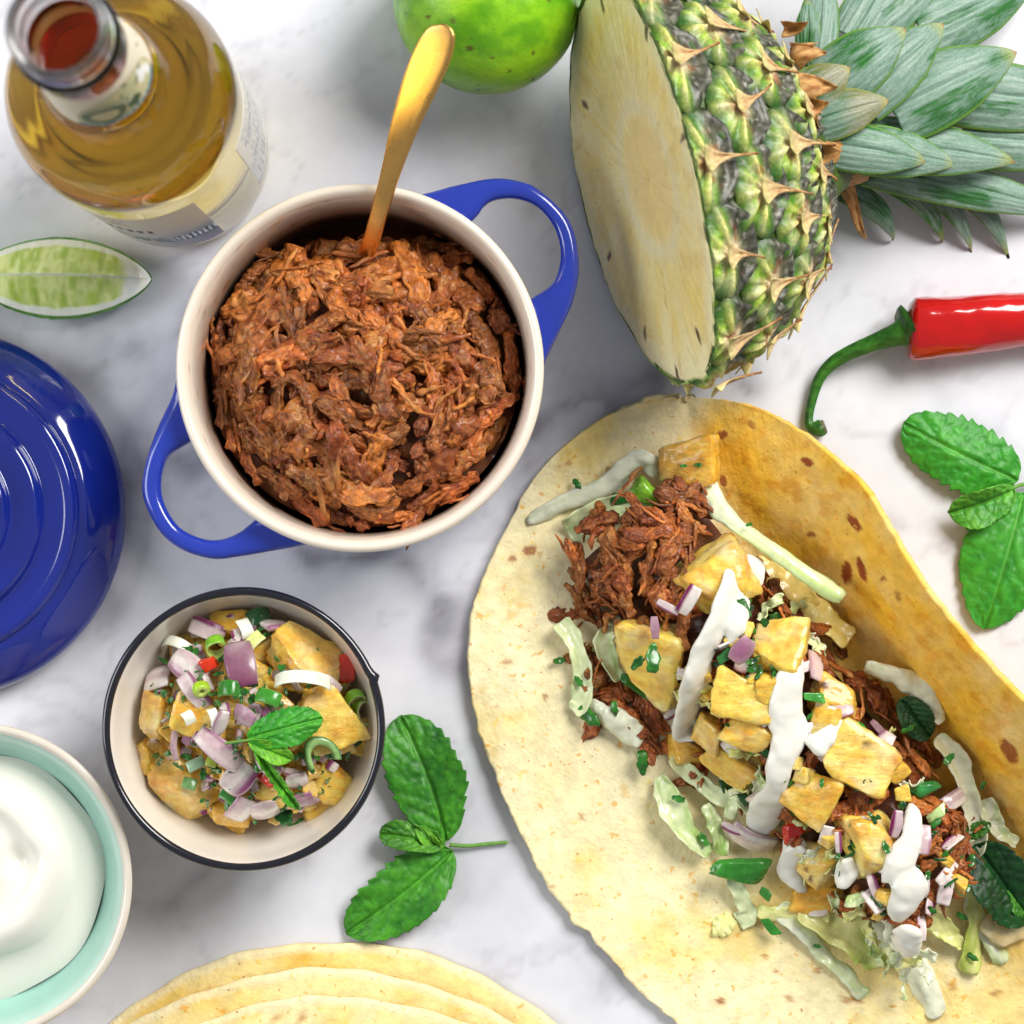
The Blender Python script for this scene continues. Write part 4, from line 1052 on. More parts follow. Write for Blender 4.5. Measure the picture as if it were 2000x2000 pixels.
# ------------------------------------------------------------------ pieces of salsa and topping
def chunk(dims, seed, ch=0., tone=0.):
    """irregular cooked pineapple dice"""
    n = 14
    g = np.linspace(-1, 1, n); bag = Bag()
    A, B = np.meshgrid(g, g, indexing='ij')
    Vs = []
    for ax in range(3):
        for sg in (-1, 1):
            q = np.zeros((n, n, 3)); q[..., ax] = sg; q[..., (ax+1) % 3] = A*sg; q[..., (ax+2) % 3] = B
            bag.add(q.reshape(-1, 3), gfaces(n, n))
    V, F, _ = bag.out()
    k = 8.0
    nrm = (np.abs(V)**k).sum(1)**(1/k); V = V/nrm[:, None]
    r = np.random.default_rng(seed)
    V = V*(1+r.uniform(-.38, .38)*V[:, [2]]*np.array([1, .6, 0])+r.uniform(-.38, .38)*V[:, [0]]*np.array([0, 1, .6]))
    V[:, 0] += r.uniform(-.3, .3)*V[:, 1]; V[:, 2] += r.uniform(-.25, .25)*V[:, 0]
    for _ in range(2):                                   # knife cuts across corners
        n_ = r.normal(0, 1, 3)*np.array([1, 1, .7]); n_ /= np.linalg.norm(n_); d_ = V@n_; h_ = .86+r.uniform(0, .2)
        V = V-np.where(d_ > h_, (d_-h_)*.85, 0)[:, None]*n_
    V = V+.09*np.stack([fbm(V, 1.2, 3, seed+i) for i in range(3)], 1)+.045*np.stack([fbm(V, 4.0, 2, seed+40+i) for i in range(3)], 1)
    fib = fbm(V*np.array([.5, 4, 4]), 2.2, 3, seed+20)
    V = V*(1+.07*fib)[:, None]
    V = V*np.array(dims)/2*.97
    c = mix(np.zeros((len(V), 3))+H('ffdf6c'), H('f4b83a'), np.clip(.4+1.0*fib+tone, 0, 1))
    c = mix(c, H('fbeab4'), np.clip(1.1*fbm(V, 1.7, 3, seed+8), 0, 1)); c = mix(c, H('d98f30'), np.clip(1.2*fbm(V, 2.2, 3, seed+18)-.1, 0, .7))
    if ch > 0:
        q = fbm(V, 2.3, 3, seed+30); c = mix(c, H('5a2a0c'), sstep(.62-ch*.5, .85-ch*.5, q)*(V[:, 2] > 0)*.9)
    return V, F, c

def onion(wd, ln, seed, purple=1., th=.16, R=1.3):
    """slice of an onion layer: curved sheet, purple skin outside"""
    nu, nv = 16, 14
    a = np.linspace(-ln/2/R, ln/2/R, nu)[:, None]; b = np.linspace(-wd/2/R, wd/2/R, nv)[None]
    r = np.random.default_rng(seed)
    taper = 1-.35*r.uniform(.2, 1)*(a/(ln/2/R))**2
    bb = b*taper
    G = np.stack([R*np.sin(a)*np.cos(bb), R*np.sin(bb)+0*a, R*(np.cos(a)*np.cos(bb))-R], -1)
    N = G+np.array([0, 0, R]); N /= np.linalg.norm(N, axis=2)[..., None]
    G = G+N*(.02*fbm(G, 4, 2, seed))[..., None]
    V, F = slab(G, th, N)
    V[:, 2] -= V[:, 2].mean()
    n = nu*nv
    st = np.clip(.5+.9*noise(np.stack([0*V[:, 0], V[:, 1]*6, 0*V[:, 0]], 1), 1, seed)+.3*fbm(V, 3, 2, seed), 0, 1)
    pale = mix(np.zeros((len(V), 3))+H('f5ebe2'), H('dfc3c6'), st)
    pur = mix(np.zeros((len(V), 3))+H('7d1458'), H('b05a92'), st*.6)
    c = pale.copy(); top = np.arange(len(V)) < n
    vv = np.tile(np.linspace(-1, 1, nv), nu); vv = np.r_[vv, vv]*(1 if seed % 2 else -1)
    pp = np.clip(purple*(.75+.5*noise(V, 1.3, seed+2)) if purple > .9 else sstep(.75-.9*purple, .95-.5*purple, vv+.2*noise(V, 2, seed))*min(1, .45+purple), 0, 1)
    c[top] = mix(pale[top], pur[top], pp[top])
    return V, F, c

def ringp(R, th, h, arc=2*PI, squash=1., seed=0, outc='5d9a2c', inc='cfe09a', endc=None):
    """ring or arc of spring onion, chili or leek, lying flat"""
    n = 40 if arc < 6 else 44; k = 12
    full = arc > 6.2
    a = np.linspace(-arc/2, arc/2, n, endpoint=not full)[:, None]; ph = np.linspace(0, 2*PI, k, endpoint=False)[None]
    cs = np.sign(np.cos(ph))*np.abs(np.cos(ph))**.5; sn = np.sign(np.sin(ph))*np.abs(np.sin(ph))**.5
    rr = R-th/2+cs*th/2
    rr = rr*(1+.05*np.sin(3*a+seed))
    V = np.stack([rr*np.cos(a), rr*np.sin(a)*squash, sn*h/2+0*a], -1)
    c = np.zeros(V.shape[:2]+(3,))+H(inc); c = mix(c, H(outc), sstep(.2, .9, cs)*1.0+0*a)
    V = V.reshape(-1, 3); c = c.reshape(-1, 3)
    V = V+(.02*fbm(V, 4, 2, seed))[:, None]
    F = gfaces(n, k, True)
    if full: F = F+[[(n-1)*k+j, (n-1)*k+(j+1) % k, (j+1) % k, j] for j in range(k)]
    else: F = F+[list(range(k))[::-1], [(n-1)*k+j for j in range(k)]]
    c = mix(c, H(outc), np.clip(.2*noise(V, 3, seed), 0, 1))
    return V, F, c

def ribbon(pts, wpx, seed, thick=.06, colr=('eef0d2', 'd7e0a0'), ruff=.06, tw=.5, z0=0., flat=.6):
    p = cr(np.array(pts, float), 46); m = len(p)
    T, N, B = frames(p)
    u = np.linspace(0, 1, m)
    w = np.broadcast_to(np.interp(u, np.linspace(0, 1, len(wpx)), np.array(wpx)/PPC/2), (m,))*(1-.35*(np.abs(2*u-1)**24))
    w = w*(1+.08*np.sin(u*8+seed)+.03*np.sin(u*23+seed*2))
    ang = tw*np.sin(u*3.1+seed)
    v = np.linspace(-1, 1, 13)[None]
    Bn = B*np.cos(ang)[:, None]+N*np.sin(ang)[:, None]; Nn = N*np.cos(ang)[:, None]-B*np.sin(ang)[:, None]
    G = p[:, None]+Bn[:, None]*(v*w[:, None])[..., None]+Nn[:, None]*(ruff*np.sin(u*11+seed)[:, None]*v+1.1*ruff*np.sin(u*24+seed*3)[:, None]*np.abs(v)**2*np.sign(v)+.5*w[:, None]*(v*v-.4)*math.sin(seed*1.7))[..., None]
    G = G+(.13*fbm(G, 1.6, 4, seed))[..., None]*Nn[:, None]+(.05*noise(G, 4, seed))[..., None]*Bn[:, None]*(np.abs(v)**3)[..., None]
    V, F = slab(G, thick)
    Q = np.stack([u[:, None]*5+0*v, v*2+0*u[:, None], 0*v*u[:, None]+seed], -1)
    f = fbm(Q, 1, 3, seed)
    f2 = fbm(np.stack([u[:, None]*1.2+0*v, v*5+0*u[:, None], 0*v*u[:, None]+seed], -1), 1, 3, seed+5)
    c = mix(np.zeros(f.shape+(3,))+H(colr[0]), H(colr[1]), np.clip(.1+.8*f+.5*f2+.7*u[:, None]*math.cos(seed)+.3*v*math.sin(seed*2), 0, 1)).reshape(-1, 3)
    return V, F, np.vstack([c, c])

def put(name, geo, pos, R, mat, label, cat, group):
    V, F, c = geo
    return mk(name, V@np.asarray(R).T+np.asarray(pos), F, MAT[mat], col=c, label=label, cat=cat, group=group)

def solve(fn, px, py, dz=0.):
    z = 2.
    for _ in range(6):
        q = P(px, py, z); z = fn(q[0], q[1])+dz
    return P(px, py, z)

def herb(ln, wd, seed, dark='1d5a1c', light='3d8a2a'):
    nu, nv = 9, 7
    u = np.linspace(0, 1, nu)[:, None]; v = np.linspace(-1, 1, nv)[None]
    hw = wd/2*np.sin(PI*np.clip(u*.86+.12, 0, 1))**.6*(1+.18*np.sin(u*14+seed))
    G = np.stack([(u-.5)*ln+0*v, v*hw, .18*wd*np.sin(u*5+seed)+.15*wd*v*v*math.sin(seed)], -1)
    V, F = slab(G, .025)
    c = mix(np.zeros((len(V), 3))+H(dark), H(light), np.clip(.5+fbm(V, 5, 2, seed), 0, 1))
    return V, F, c

# --- salsa in the black rimmed bowl
def salsa_h(x, y):
    dx, dy = x-BOWL[0]-.05, y-BOWL[1]-.35
    r = math.hypot(dx, dy)/3.4
    return 1.95+2.0*(1-min(r, 1.2)**2)
def build_salsa():
    r = np.random.default_rng(3)
    IN = 'in the black rimmed bowl'
    G1 = 'pineapple chunks in the salsa bowl'
    pine = [(583, 1285, 135, 100, 80, .35, .2, .1, 'large golden pineapple chunk with herb flecks at the upper right of the salsa bowl'), (622, 1412, 100, 110, 80, -.4, .0, 0, 'yellow pineapple chunk right of the mint leaf in the salsa bowl'),
            (314, 1398, 55, 90, 80, .05, .1, 0, 'narrow upright pineapple chunk against the left wall of the salsa bowl'), (296, 1474, 62, 72, 70, .3, .15, 0, 'small knobbly pineapple chunk at the far left of the salsa bowl'),
            (366, 1540, 120, 130, 80, -.35, .1, 0, 'biggest pineapple chunk at the lower left of the salsa bowl'), (628, 1576, 78, 56, 50, -.5, .2, .9, 'charred pineapple chunk at the lower right of the salsa bowl'),
            (645, 1527, 76, 72, 60, .5, .1, 0, 'pale pineapple chunk under the green chili arc in the salsa bowl'), (452, 1222, 70, 46, 50, .1, .3, 0, 'pineapple chunk at the very top of the salsa heap'),
            (536, 1538, 70, 80, 50, .7, .25, 0, 'pineapple chunk beneath the narrow hanging mint leaf'), (452, 1585, 80, 50, 50, .1, .45, 0, 'shaded pineapple chunk at the bottom of the salsa heap'),
            (690, 1430, 60, 70, 50, .2, .1, 0, 'pineapple chunk at the right wall of the salsa bowl'), (385, 1400, 70, 70, 60, .4, .3, 0, 'pineapple chunk hidden under onion at the centre left of the salsa')]
    for i, (x, y, a, b, h, yaw, tone, ch, lab) in enumerate(pine):
        q = solve(salsa_h, x, y, -.18)
        put('pineapple_chunk', chunk((a/64, b/64, h/64), 40+i, ch, tone), q, align(surf_normal(salsa_h, q[0], q[1])*np.array([.6, .6, 1]), -yaw, r.normal(0, .12), r.normal(0, .12)), 'pineapple_piece', lab, 'pineapple', G1)
    G2 = 'red onion pieces in the salsa bowl'
    on = [(470, 1296, 62, 100, -1.35, 1.0, .3, 'large magenta onion slice upright at the centre of the salsa'), (405, 1230, 38, 74, -.35, .6, .1, 'onion slice with purple rim at the upper left of the salsa'), (545, 1222, 50, 76, .75, .45, .15, 'frosty purple onion slice at the top right of the salsa'),
          (306, 1326, 54, 74, .1, .25, .05, 'pale pink onion slice resting on the left rim of the salsa bowl'), (366, 1302, 58, 76, -.6, .3, .1, 'lilac onion slice above the lime green ring in the salsa'), (380, 1350, 36, 84, -.9, .45, .15, 'slim lilac onion sliver left of the salsa centre'),
          (478, 1397, 36, 52, -.5, .95, .2, 'small dark purple onion square beside the mint sprig'), (430, 1412, 26, 62, 1.2, .2, .25, 'pale onion sliver pointing down at the salsa centre'), (342, 1446, 24, 84, 1.45, 1.0, .15, 'dark purple onion edge standing over the big pineapple chunk'),
          (430, 1466, 46, 120, -.75, .25, .2, 'long grey lilac onion slice below the mint stem'), (466, 1520, 60, 78, .9, .5, .1, 'grey purple onion slice in the lower middle of the salsa'), (522, 1487, 40, 74, -.9, .3, .2, 'pale onion slice beneath the folded mint leaf'),
          (580, 1524, 50, 44, .2, .2, .12, 'translucent onion square in the lower right of the salsa'), (592, 1561, 34, 44, .3, 1.0, .18, 'dark purple onion bit beside the charred pineapple'), (516, 1582, 56, 60, .3, .1, .12, 'pale onion slice at the bottom middle of the salsa'),
          (470, 1580, 48, 60, 1.0, .0, .2, 'clear white onion slice at the bottom of the salsa'), (640, 1335, 30, 60, -.6, .3, .1, 'onion sliver under the white leek arc')]
    for i, (x, y, wd, ln, yaw, pu, dz, lab) in enumerate(on):
        q = solve(salsa_h, x, y, .28+dz)
        put('onion_slice', onion(wd/64, ln/64, 70+i, pu), q, align(surf_normal(salsa_h, q[0], q[1])*np.array([.5, .5, 1])+r.normal(0, .22, 3), yaw, r.normal(0, .2), r.normal(0, .3)), 'onion', lab, 'onion', G2)
    G3 = 'green rings and bits in the salsa bowl'
    rg = [(422, 1264, .42, .1, .34, 6.3, .75, .15, 'bright green spring onion ring at the top left of the salsa', '7ab52c', 'c8de7a', .3), (392, 1346, .27, .2, .3, 6.3, 1, .35, 'small lime green ring left of the salsa centre', 'a8cf2c', 'd3e57a', .5),
          (448, 1350, .4, .12, .5, 2.6, 1, .4, 'dark green spring onion bit right of the lime green ring', '2f7a22', '9cc860', .4), (524, 1370, .55, .14, .46, 1.6, 1, .4, 'green spring onion strip above the mint leaf', '3f8f2a', 'a9d070', .2),
          (692, 1366, .42, .12, .3, 6.3, .8, .3, 'bright green ring leaning on the black rim', '7cc02c', 'd7eaa0', .9), (712, 1392, .46, .12, .3, 6.3, .75, .3, 'lower bright green ring leaning on the black rim', '86c43a', 'dff0b0', .7),
          (630, 1484, .78, .3, .42, 3.6, .7, .85, 'thick green chili arc at the right of the salsa', '2f6b2a', '8fb56a', .25), (686, 1464, .5, .2, .4, 2.4, 1, .1, 'dark green chili bit at the right wall of the salsa bowl', '1f4a22', '5d8a50', .3),
          (503, 1214, .5, .12, .6, 2.0, 1, .1, 'dark green spring onion piece at the top of the salsa', '1f5a2a', '6fa860', .6), (443, 1562, .5, .12, .4, 1.4, 1, .2, 'green spring onion strip at the lower middle of the salsa', '3f8f3a', '9cc870', .2),
          (366, 1536, .4, .1, .36, 1.1, 1, .62, 'small grey green bit lying on the biggest pineapple chunk', '6f9a5a', 'a9c490', .1), (384, 1500, .5, .12, .36, 1.2, 1, .4, 'pale green leek square above the biggest pineapple chunk', '8fae8a', 'c5d6b0', .2),
          (412, 1494, .35, .1, .3, 1.0, 1, .4, 'yellow green leek bit above the lower onion slice', 'b5c94a', 'dbe59a', .2), (500, 1262, .6, .1, .4, 1.3, 1, .3, 'pale yellow leek strip right of the magenta onion slice', 'dbe08a', 'eef0c8', .5)]
    for i, (x, y, R_, th, h, arc, sq, dz, lab, oc, ic, tl) in enumerate(rg):
        q = solve(salsa_h, x, y, .2+dz)
        put('spring_onion_piece', ringp(R_, th, h, arc, sq, i, oc, ic), q if arc > 3 else q-np.array([0, 0, R_*.8]), rot(r.normal(0, .25)+tl*.6, tl, 0)@rot(0, 0, r.uniform(-.6, .6)-1.2) if arc > 4 else (rot(.25, -.1, 1.9) if i == 6 else rot(0, 0, r.uniform(0, 3))@rot(r.normal(0, .2), -1.25, 0)), 'veg', lab, 'spring onion', G3)
    lk = [(588, 1345, 1.02, .06, .42, 2.5, .55, 'white leek arc across the upper right pineapple chunk', 1.45), (346, 1272, .66, .07, .36, 4.0, .3, 'white leek curl at the upper left wall of the salsa bowl', 1.2), (362, 1406, .36, .05, .36, 1.6, .55, 'pale green leek square at the left of the salsa', .6),
          (404, 1404, .6, .05, .3, 1.1, .5, 'white leek strip left of the salsa centre', .2), (316, 1577, .4, .05, .2, 1.0, -.1, 'small white leek strip at the lower left wall of the salsa bowl', .8), (470, 1232, .5, .05, .4, 1.6, .4, 'white leek fold at the top of the salsa', .5)]
    for i, (x, y, R_, th, h, arc, dz, lab, yaw) in enumerate(lk):
        q = solve(salsa_h, x, y, .2+dz)
        put('leek_strip', ringp(R_, th, h, arc, .85, i+30, 'eef0dc', 'f4f3e6'), q-np.array([0, 0, R_*.8]) if i else q-np.array([0, 0, R_*.55]), rot(0, 0, yaw)@rot(r.normal(0, .15), -1.15, 0), 'cabbage', lab, 'leek', 'white leek strips in the salsa bowl')
    for i, (x, y, ln, w, yaw, lab) in enumerate([(677, 1304, .85, .52, 1.45, 'orange red chili piece by the rim of the salsa bowl'), (409, 1298, .5, .42, .5, 'small red chili piece left of the magenta onion slice'), (527, 1520, .55, .4, -.6, 'red chili piece half hidden by the hanging mint leaf')]):
        q = solve(salsa_h, x, y, .3)
        V, F, c = chunk((ln, w, .32), 300+i); c = mix(np.zeros((len(V), 3))+H('e2350f'), H('b81d08'), np.clip(.5+fbm(V, 2, 2, 3), 0, 1))
        put('red_chili_piece', (V, F, c), q, rot(.2, -.2, yaw), 'chili', lab, 'chili', 'red chili pieces in the salsa bowl')
    # mint sprig on top
    def z(x, y, d): return tuple([x, y, solve(salsa_h, x, y, d)[2]])
    sprig('small mint sprig garnishing the salsa in the black rimmed bowl', [z(440, 1452, .75), z(465, 1448, .85), z(490, 1445, .9)],
          [(z(484, 1442, .9), z(630, 1402, 1.25), 1.15, dict(bow=.3, fold=-.2, quilt=.08, shape=(.5, .5))), (z(486, 1448, .85), z(572, 1484, .95), .62, dict(bow=.3, fold=.6, quilt=.05, light='8fce3a', dark='3f9a1f')),
           (z(494, 1456, .85), z(584, 1580, .9), .36, dict(bow=.35, fold=.7, light='6fbf2c', dark='2f8f1c', serr=.2))], r=.045, light='4fae2c', dark='1f7d1f', ground=False)
    # finely chopped filler: onion, pineapple and herb bits
    bag = Bag()
    for i in range(300):
        a, q = r.uniform(0, 2*PI), 3.15*math.sqrt(r.uniform(0, 1)); x, y = BOWL[0]+q*math.cos(a), BOWL[1]+.2+q*math.sin(a)
        zz = salsa_h(x, y)
        k = r.integers(10)
        if k < 5: geo = herb(r.uniform(.15, .45), r.uniform(.1, .25), i); dz = r.uniform(.3, .5)
        elif k < 8: geo = onion(r.uniform(.2, .42), r.uniform(.25, .6), i, r.uniform(.2, 1), .1); dz = r.uniform(0, .3)
        else: geo = chunk((.5, .45, .4), i, 0, .2); dz = r.uniform(-.1, .15)
        V, F, c = geo
        bag.add(V@rot(r.normal(0, .5), r.normal(0, .5), r.uniform(0, 6)).T+np.array([x, y, zz+dz]), F, c)
    V, F, c = bag.out(); mk('chopped_salsa', V, F, MAT['onion'], col=c, kind='stuff', label='finely chopped onion and herb bits between the salsa chunks', cat='salsa')
    bag = Bag()
    for i in range(70):
        a, q = r.uniform(0, 2*PI), 3.0*math.sqrt(r.uniform(0, 1)); x, y = BOWL[0]+q*math.cos(a), BOWL[1]+.2+q*math.sin(a)
        V, F, c = chunk((.95, .8, .8), 900+i, 0, .3); bag.add(V@rot(r.normal(0, .5), r.normal(0, .5), r.uniform(0, 6)).T+np.array([x, y, max(.9, salsa_h(x, y)-.75)]), F, c)
    V, F, c = bag.out(); mk('salsa_base', V, F, MAT['pineapple_piece'], col=c, kind='stuff', label='deeper layer of diced pineapple under the salsa', cat='salsa')
    lp = solve(salsa_h, 587, 1617, .1)
    V, F, c = herb(.85, .6, 5, '1b5320', '3f8a30'); put('herb_leaf', (V, F, c), lp, rot(.5, .2, .6), 'mint', 'dark green herb leaf on the lower wall of the salsa bowl', 'herb', None)
    V, F, c = herb(.7, .5, 8, '14401c', '2a6a2a'); put('herb_leaf', (V, F, c), solve(salsa_h, 553, 1590, .3), rot(.2, .2, 2.), 'mint', 'shaded dark herb leaf left of the charred pineapple in the salsa', 'herb', None)
build_salsa()
# ------------------------------------------------------------------ taco filling
TA, TB = P(1215, 1000, 2)[:2], P(1860, 1790, 2)[:2]
_td = (TB-TA)/np.linalg.norm(TB-TA); _tl = np.linalg.norm(TB-TA); _tn = np.array([-_td[1], _td[0]])
def taco_h(x, y):
    v = np.array([x, y])-TA; s = v.dot(_td)/_tl; d = v.dot(_tn)
    wd = 2.85 if d > 0 else 2.75
    e = 1-max(0, (.12-s)/.22)**2 if s < .12 else (1-max(0, (s-.86)/.26)**2 if s > .86 else 1)
    return .45+max(0., e)*2.55*max(0., 1-abs(d/wd)**2.2)+.18*math.sin(x*2.1)*math.cos(y*1.9)
def build_taco():
    r = np.random.default_rng(5)
    c0 = P(1500, 1400, 0)
    t = thing('pulled_pork', (c0[0], c0[1], .4), 'shredded pulled pork piled along the folded taco tortilla', 'pulled pork')
    reg = [(1285, 1010, 70, 60, 16), (1272, 1080, 120, 70, 30), (1170, 1130, 50, 50, 12), (1150, 1200, 40, 50, 9), (1215, 1210, 40, 60, 8), (1175, 1320, 40, 55, 10), (1225, 1385, 60, 50, 12), (1265, 1425, 40, 30, 6), (1300, 1180, 50, 60, 8), (1535, 1175, 50, 45, 10), (1600, 1260, 50, 60, 12), (1680, 1350, 60, 60, 14), (1740, 1420, 40, 50, 8), (1780, 1480, 50, 50, 10),
           (1850, 1610, 45, 70, 16), (1830, 1690, 50, 50, 12), (1790, 1770, 40, 40, 8), (1370, 1490, 50, 45, 9), (1640, 1560, 60, 60, 10), (1550, 1610, 60, 50, 8), (1660, 1760, 90, 30, 10), (1450, 1500, 60, 60, 8), (1400, 1340, 60, 60, 6), (1600, 1440, 60, 60, 6)]
    for (x, y, sx, sy, n) in reg:
        for i in range(n):
            px, py = x+r.uniform(-1, 1)*sx, y+r.uniform(-1, 1)*sy
            q = solve(taco_h, px, py, -.1+r.uniform(-.15, .2))
            yaw = 2.4*noise(np.array([[q[0], q[1], 5.]]), .5, 3)[0]*PI+r.normal(0, .5)
            me = CLUMPS[r.integers(16)] if r.uniform() < .75 else STRANDS[r.integers(10)]
            place_mesh(me, 'meat_shred', q, align(surf_normal(taco_h, q[0], q[1]), yaw, r.normal(0, .25), r.normal(0, .35)), r.uniform(.6, .95), t)
    # the underlying heap
    n, k = 110, 44
    s = np.linspace(.02, .95, n)[:, None]; d = np.linspace(-2.1, 2.0, k)[None]
    xy = TA+(s*_tl)[..., None]*_td+d[..., None]*_tn
    z = np.vectorize(taco_h)(xy[..., 0], xy[..., 1])-.95
    V = np.concatenate([xy, z[..., None]], -1); V[..., 2] += .25*fbm(V, 1.6, 4, 6); V[..., 2] = np.maximum(V[..., 2], .3)
    end = np.minimum(1, np.minimum((s-.02)*9, (.95-s)*9)); V[..., 2] = V[..., 2]*end+.3*(1-end)
    V = V.reshape(-1, 3)
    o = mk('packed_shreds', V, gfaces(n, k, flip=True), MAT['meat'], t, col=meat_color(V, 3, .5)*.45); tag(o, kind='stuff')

    def A(x, y, dz=.0): return solve(taco_h, x, y, dz)
    G1 = 'pineapple chunks on the taco'
    pine = [(1352, 903, 112, 98, 70, -.2, .45, .15, 'amber pineapple chunk sitting in the top end of the taco fold'), (1268, 1276, 142, 132, 80, .55, -.1, 0, 'large square yellow pineapple chunk at the left of the taco filling'),
            (1405, 1130, 120, 130, 70, .9, .0, 0, 'pineapple chunk under the upper sour cream stripe'), (1518, 1262, 112, 108, 70, .3, -.05, .1, 'yellow pineapple chunk right of the upper sour cream stripe'),
            (1456, 1368, 112, 76, 70, .35, -.25, 0, 'glossy bright yellow pineapple lozenge between two sour cream stripes'), (1462, 1432, 92, 64, 60, .35, .15, 0, 'pale pineapple chunk below the bright yellow lozenge'),
            (1677, 1486, 128, 108, 70, .5, -.1, .6, 'yellow pineapple chunk with a black char mark on the taco'), (1584, 1558, 84, 104, 60, .45, .3, 0, 'brownish herbed pineapple chunk below the middle sour cream stripe'),
            (1432, 1488, 108, 66, 60, .5, .25, 0, 'herbed tan pineapple chunk at the lower left of the filling'), (1704, 1646, 90, 116, 70, -.25, -.15, 0, 'rounded bright yellow pineapple chunk between sour cream drops'),
            (1596, 1690, 84, 84, 60, .2, .2, .25, 'pineapple chunk with a brown spot between two sour cream drops'), (1592, 1758, 104, 60, 60, .05, .4, 0, 'amber pineapple chunk at the lower edge of the filling'),
            (1628, 1358, 94, 64, 55, .4, .25, .8, 'speckled charred pineapple chunk beside the pork at right'), (1386, 1428, 66, 60, 50, .3, .3, .2, 'small toasted pineapple bit at the foot of the upper sour cream stripe'),
            (1505, 1345, 60, 60, 50, .1, .1, 0, 'small pineapple chunk right beside the middle sour cream stripe'), (1290, 1350, 80, 50, 50, .3, .2, 0, 'pineapple edge under the large square chunk'), (1345, 1470, 70, 50, 40, .2, .3, 0, 'tan pineapple bit over the cabbage at left'), (1610, 1420, 60, 80, 50, .3, .2, 0, 'pineapple bit under the small sour cream drop')]
    for i, (x, y, a, b, h, yaw, tone, ch, lab) in enumerate(pine):
        q = A(x, y, .22) if i else P(x, y, 1.3)
        n = surf_normal(taco_h, q[0], q[1])*np.array([.5, .5, 1]) if i else np.array([-.35, -.2, 1])
        put('pineapple_chunk', chunk((a/65, b/65, h/65), 140+i, ch, tone), q, align(n, -yaw, r.normal(0, .1), r.normal(0, .1)), 'pineapple_piece', lab, 'pineapple', G1)
    G2 = 'onion pieces on the taco'
    on = [(1418, 1094, 30, 60, 1.3, 1., .6, 'magenta onion sliver at the top of the upper sour cream stripe'), (1279, 1226, 18, 48, 1.6, 1., .75, 'magenta onion sliver lying on the large square chunk'), (1224, 1274, 16, 46, .9, .8, .75, 'pink onion sliver at the left corner of the large square chunk'),
          (1345, 1172, 30, 66, 1.0, .7, .5, 'curved purple onion slice left of the upper sour cream stripe'), (1449, 1270, 44, 56, .9, 1., .55, 'deep crimson onion square right of the upper sour cream stripe'), (1592, 1298, 34, 76, 1.2, .05, .4, 'pale onion crescent at the right of the filling'),
          (1305, 1186, 18, 50, -.5, .5, .4, 'thin pale onion edge above the large square chunk'), (1724, 1455, 36, 60, 1.0, .35, .5, 'lilac onion piece above the charred chunk'), (1718, 1425, 14, 50, -.8, 1., .45, 'dark purple onion sliver by the pork at right'),
          (1470, 1640, 50, 110, -.5, .15, .35, 'wide pale onion slice left of the red chili piece'), (1430, 1618, 18, 46, -.4, .8, .35, 'pink onion edge at the lower left of the filling'), (1478, 1560, 30, 46, .7, .15, .55, 'pale onion bit at the foot of the middle sour cream stripe'),
          (1637, 1645, 14, 44, 1.6, .8, .5, 'purple white onion sliver by the rounded yellow chunk'), (1750, 1610, 24, 60, 1.4, .7, .4, 'purple onion slice left of the lower sour cream stripe'), (1805, 1640, 28, 60, 1.4, .1, .4, 'pale onion slice right of the lower sour cream stripe'),
          (1858, 1565, 34, 70, .6, .25, .3, 'translucent onion slice by the pork near the fold'), (1640, 1385, 40, 54, .3, .15, .3, 'pink onion square below the speckled charred chunk'), (1598, 1775, 40, 40, .1, .3, .4, 'pinkish onion bit at the lower edge of the filling'), (1310, 1395, 18, 30, .6, .9, .4, 'pink onion dot beside the upper sour cream stripe')]
    for i, (x, y, wd, ln, yaw, pu, dz, lab) in enumerate(on):
        q = A(x, y, .15+dz)
        put('onion_slice', onion(wd/65, ln/65, 270+i, pu, th=.1), q, align(surf_normal(taco_h, q[0], q[1])*np.array([.5, .5, 1])+r.normal(0, .15, 3), yaw, r.normal(0, .15), r.normal(0, .25)), 'onion', lab, 'onion', G2)
    # cabbage ribbons
    def pz(l): return [P(a, b, z) for a, b, z in l]
    pale, yel, grn = ('f0f1d4', 'c6da8c'), ('eeeb9c', 'bccf58'), ('e4edb8', '9cc05a')
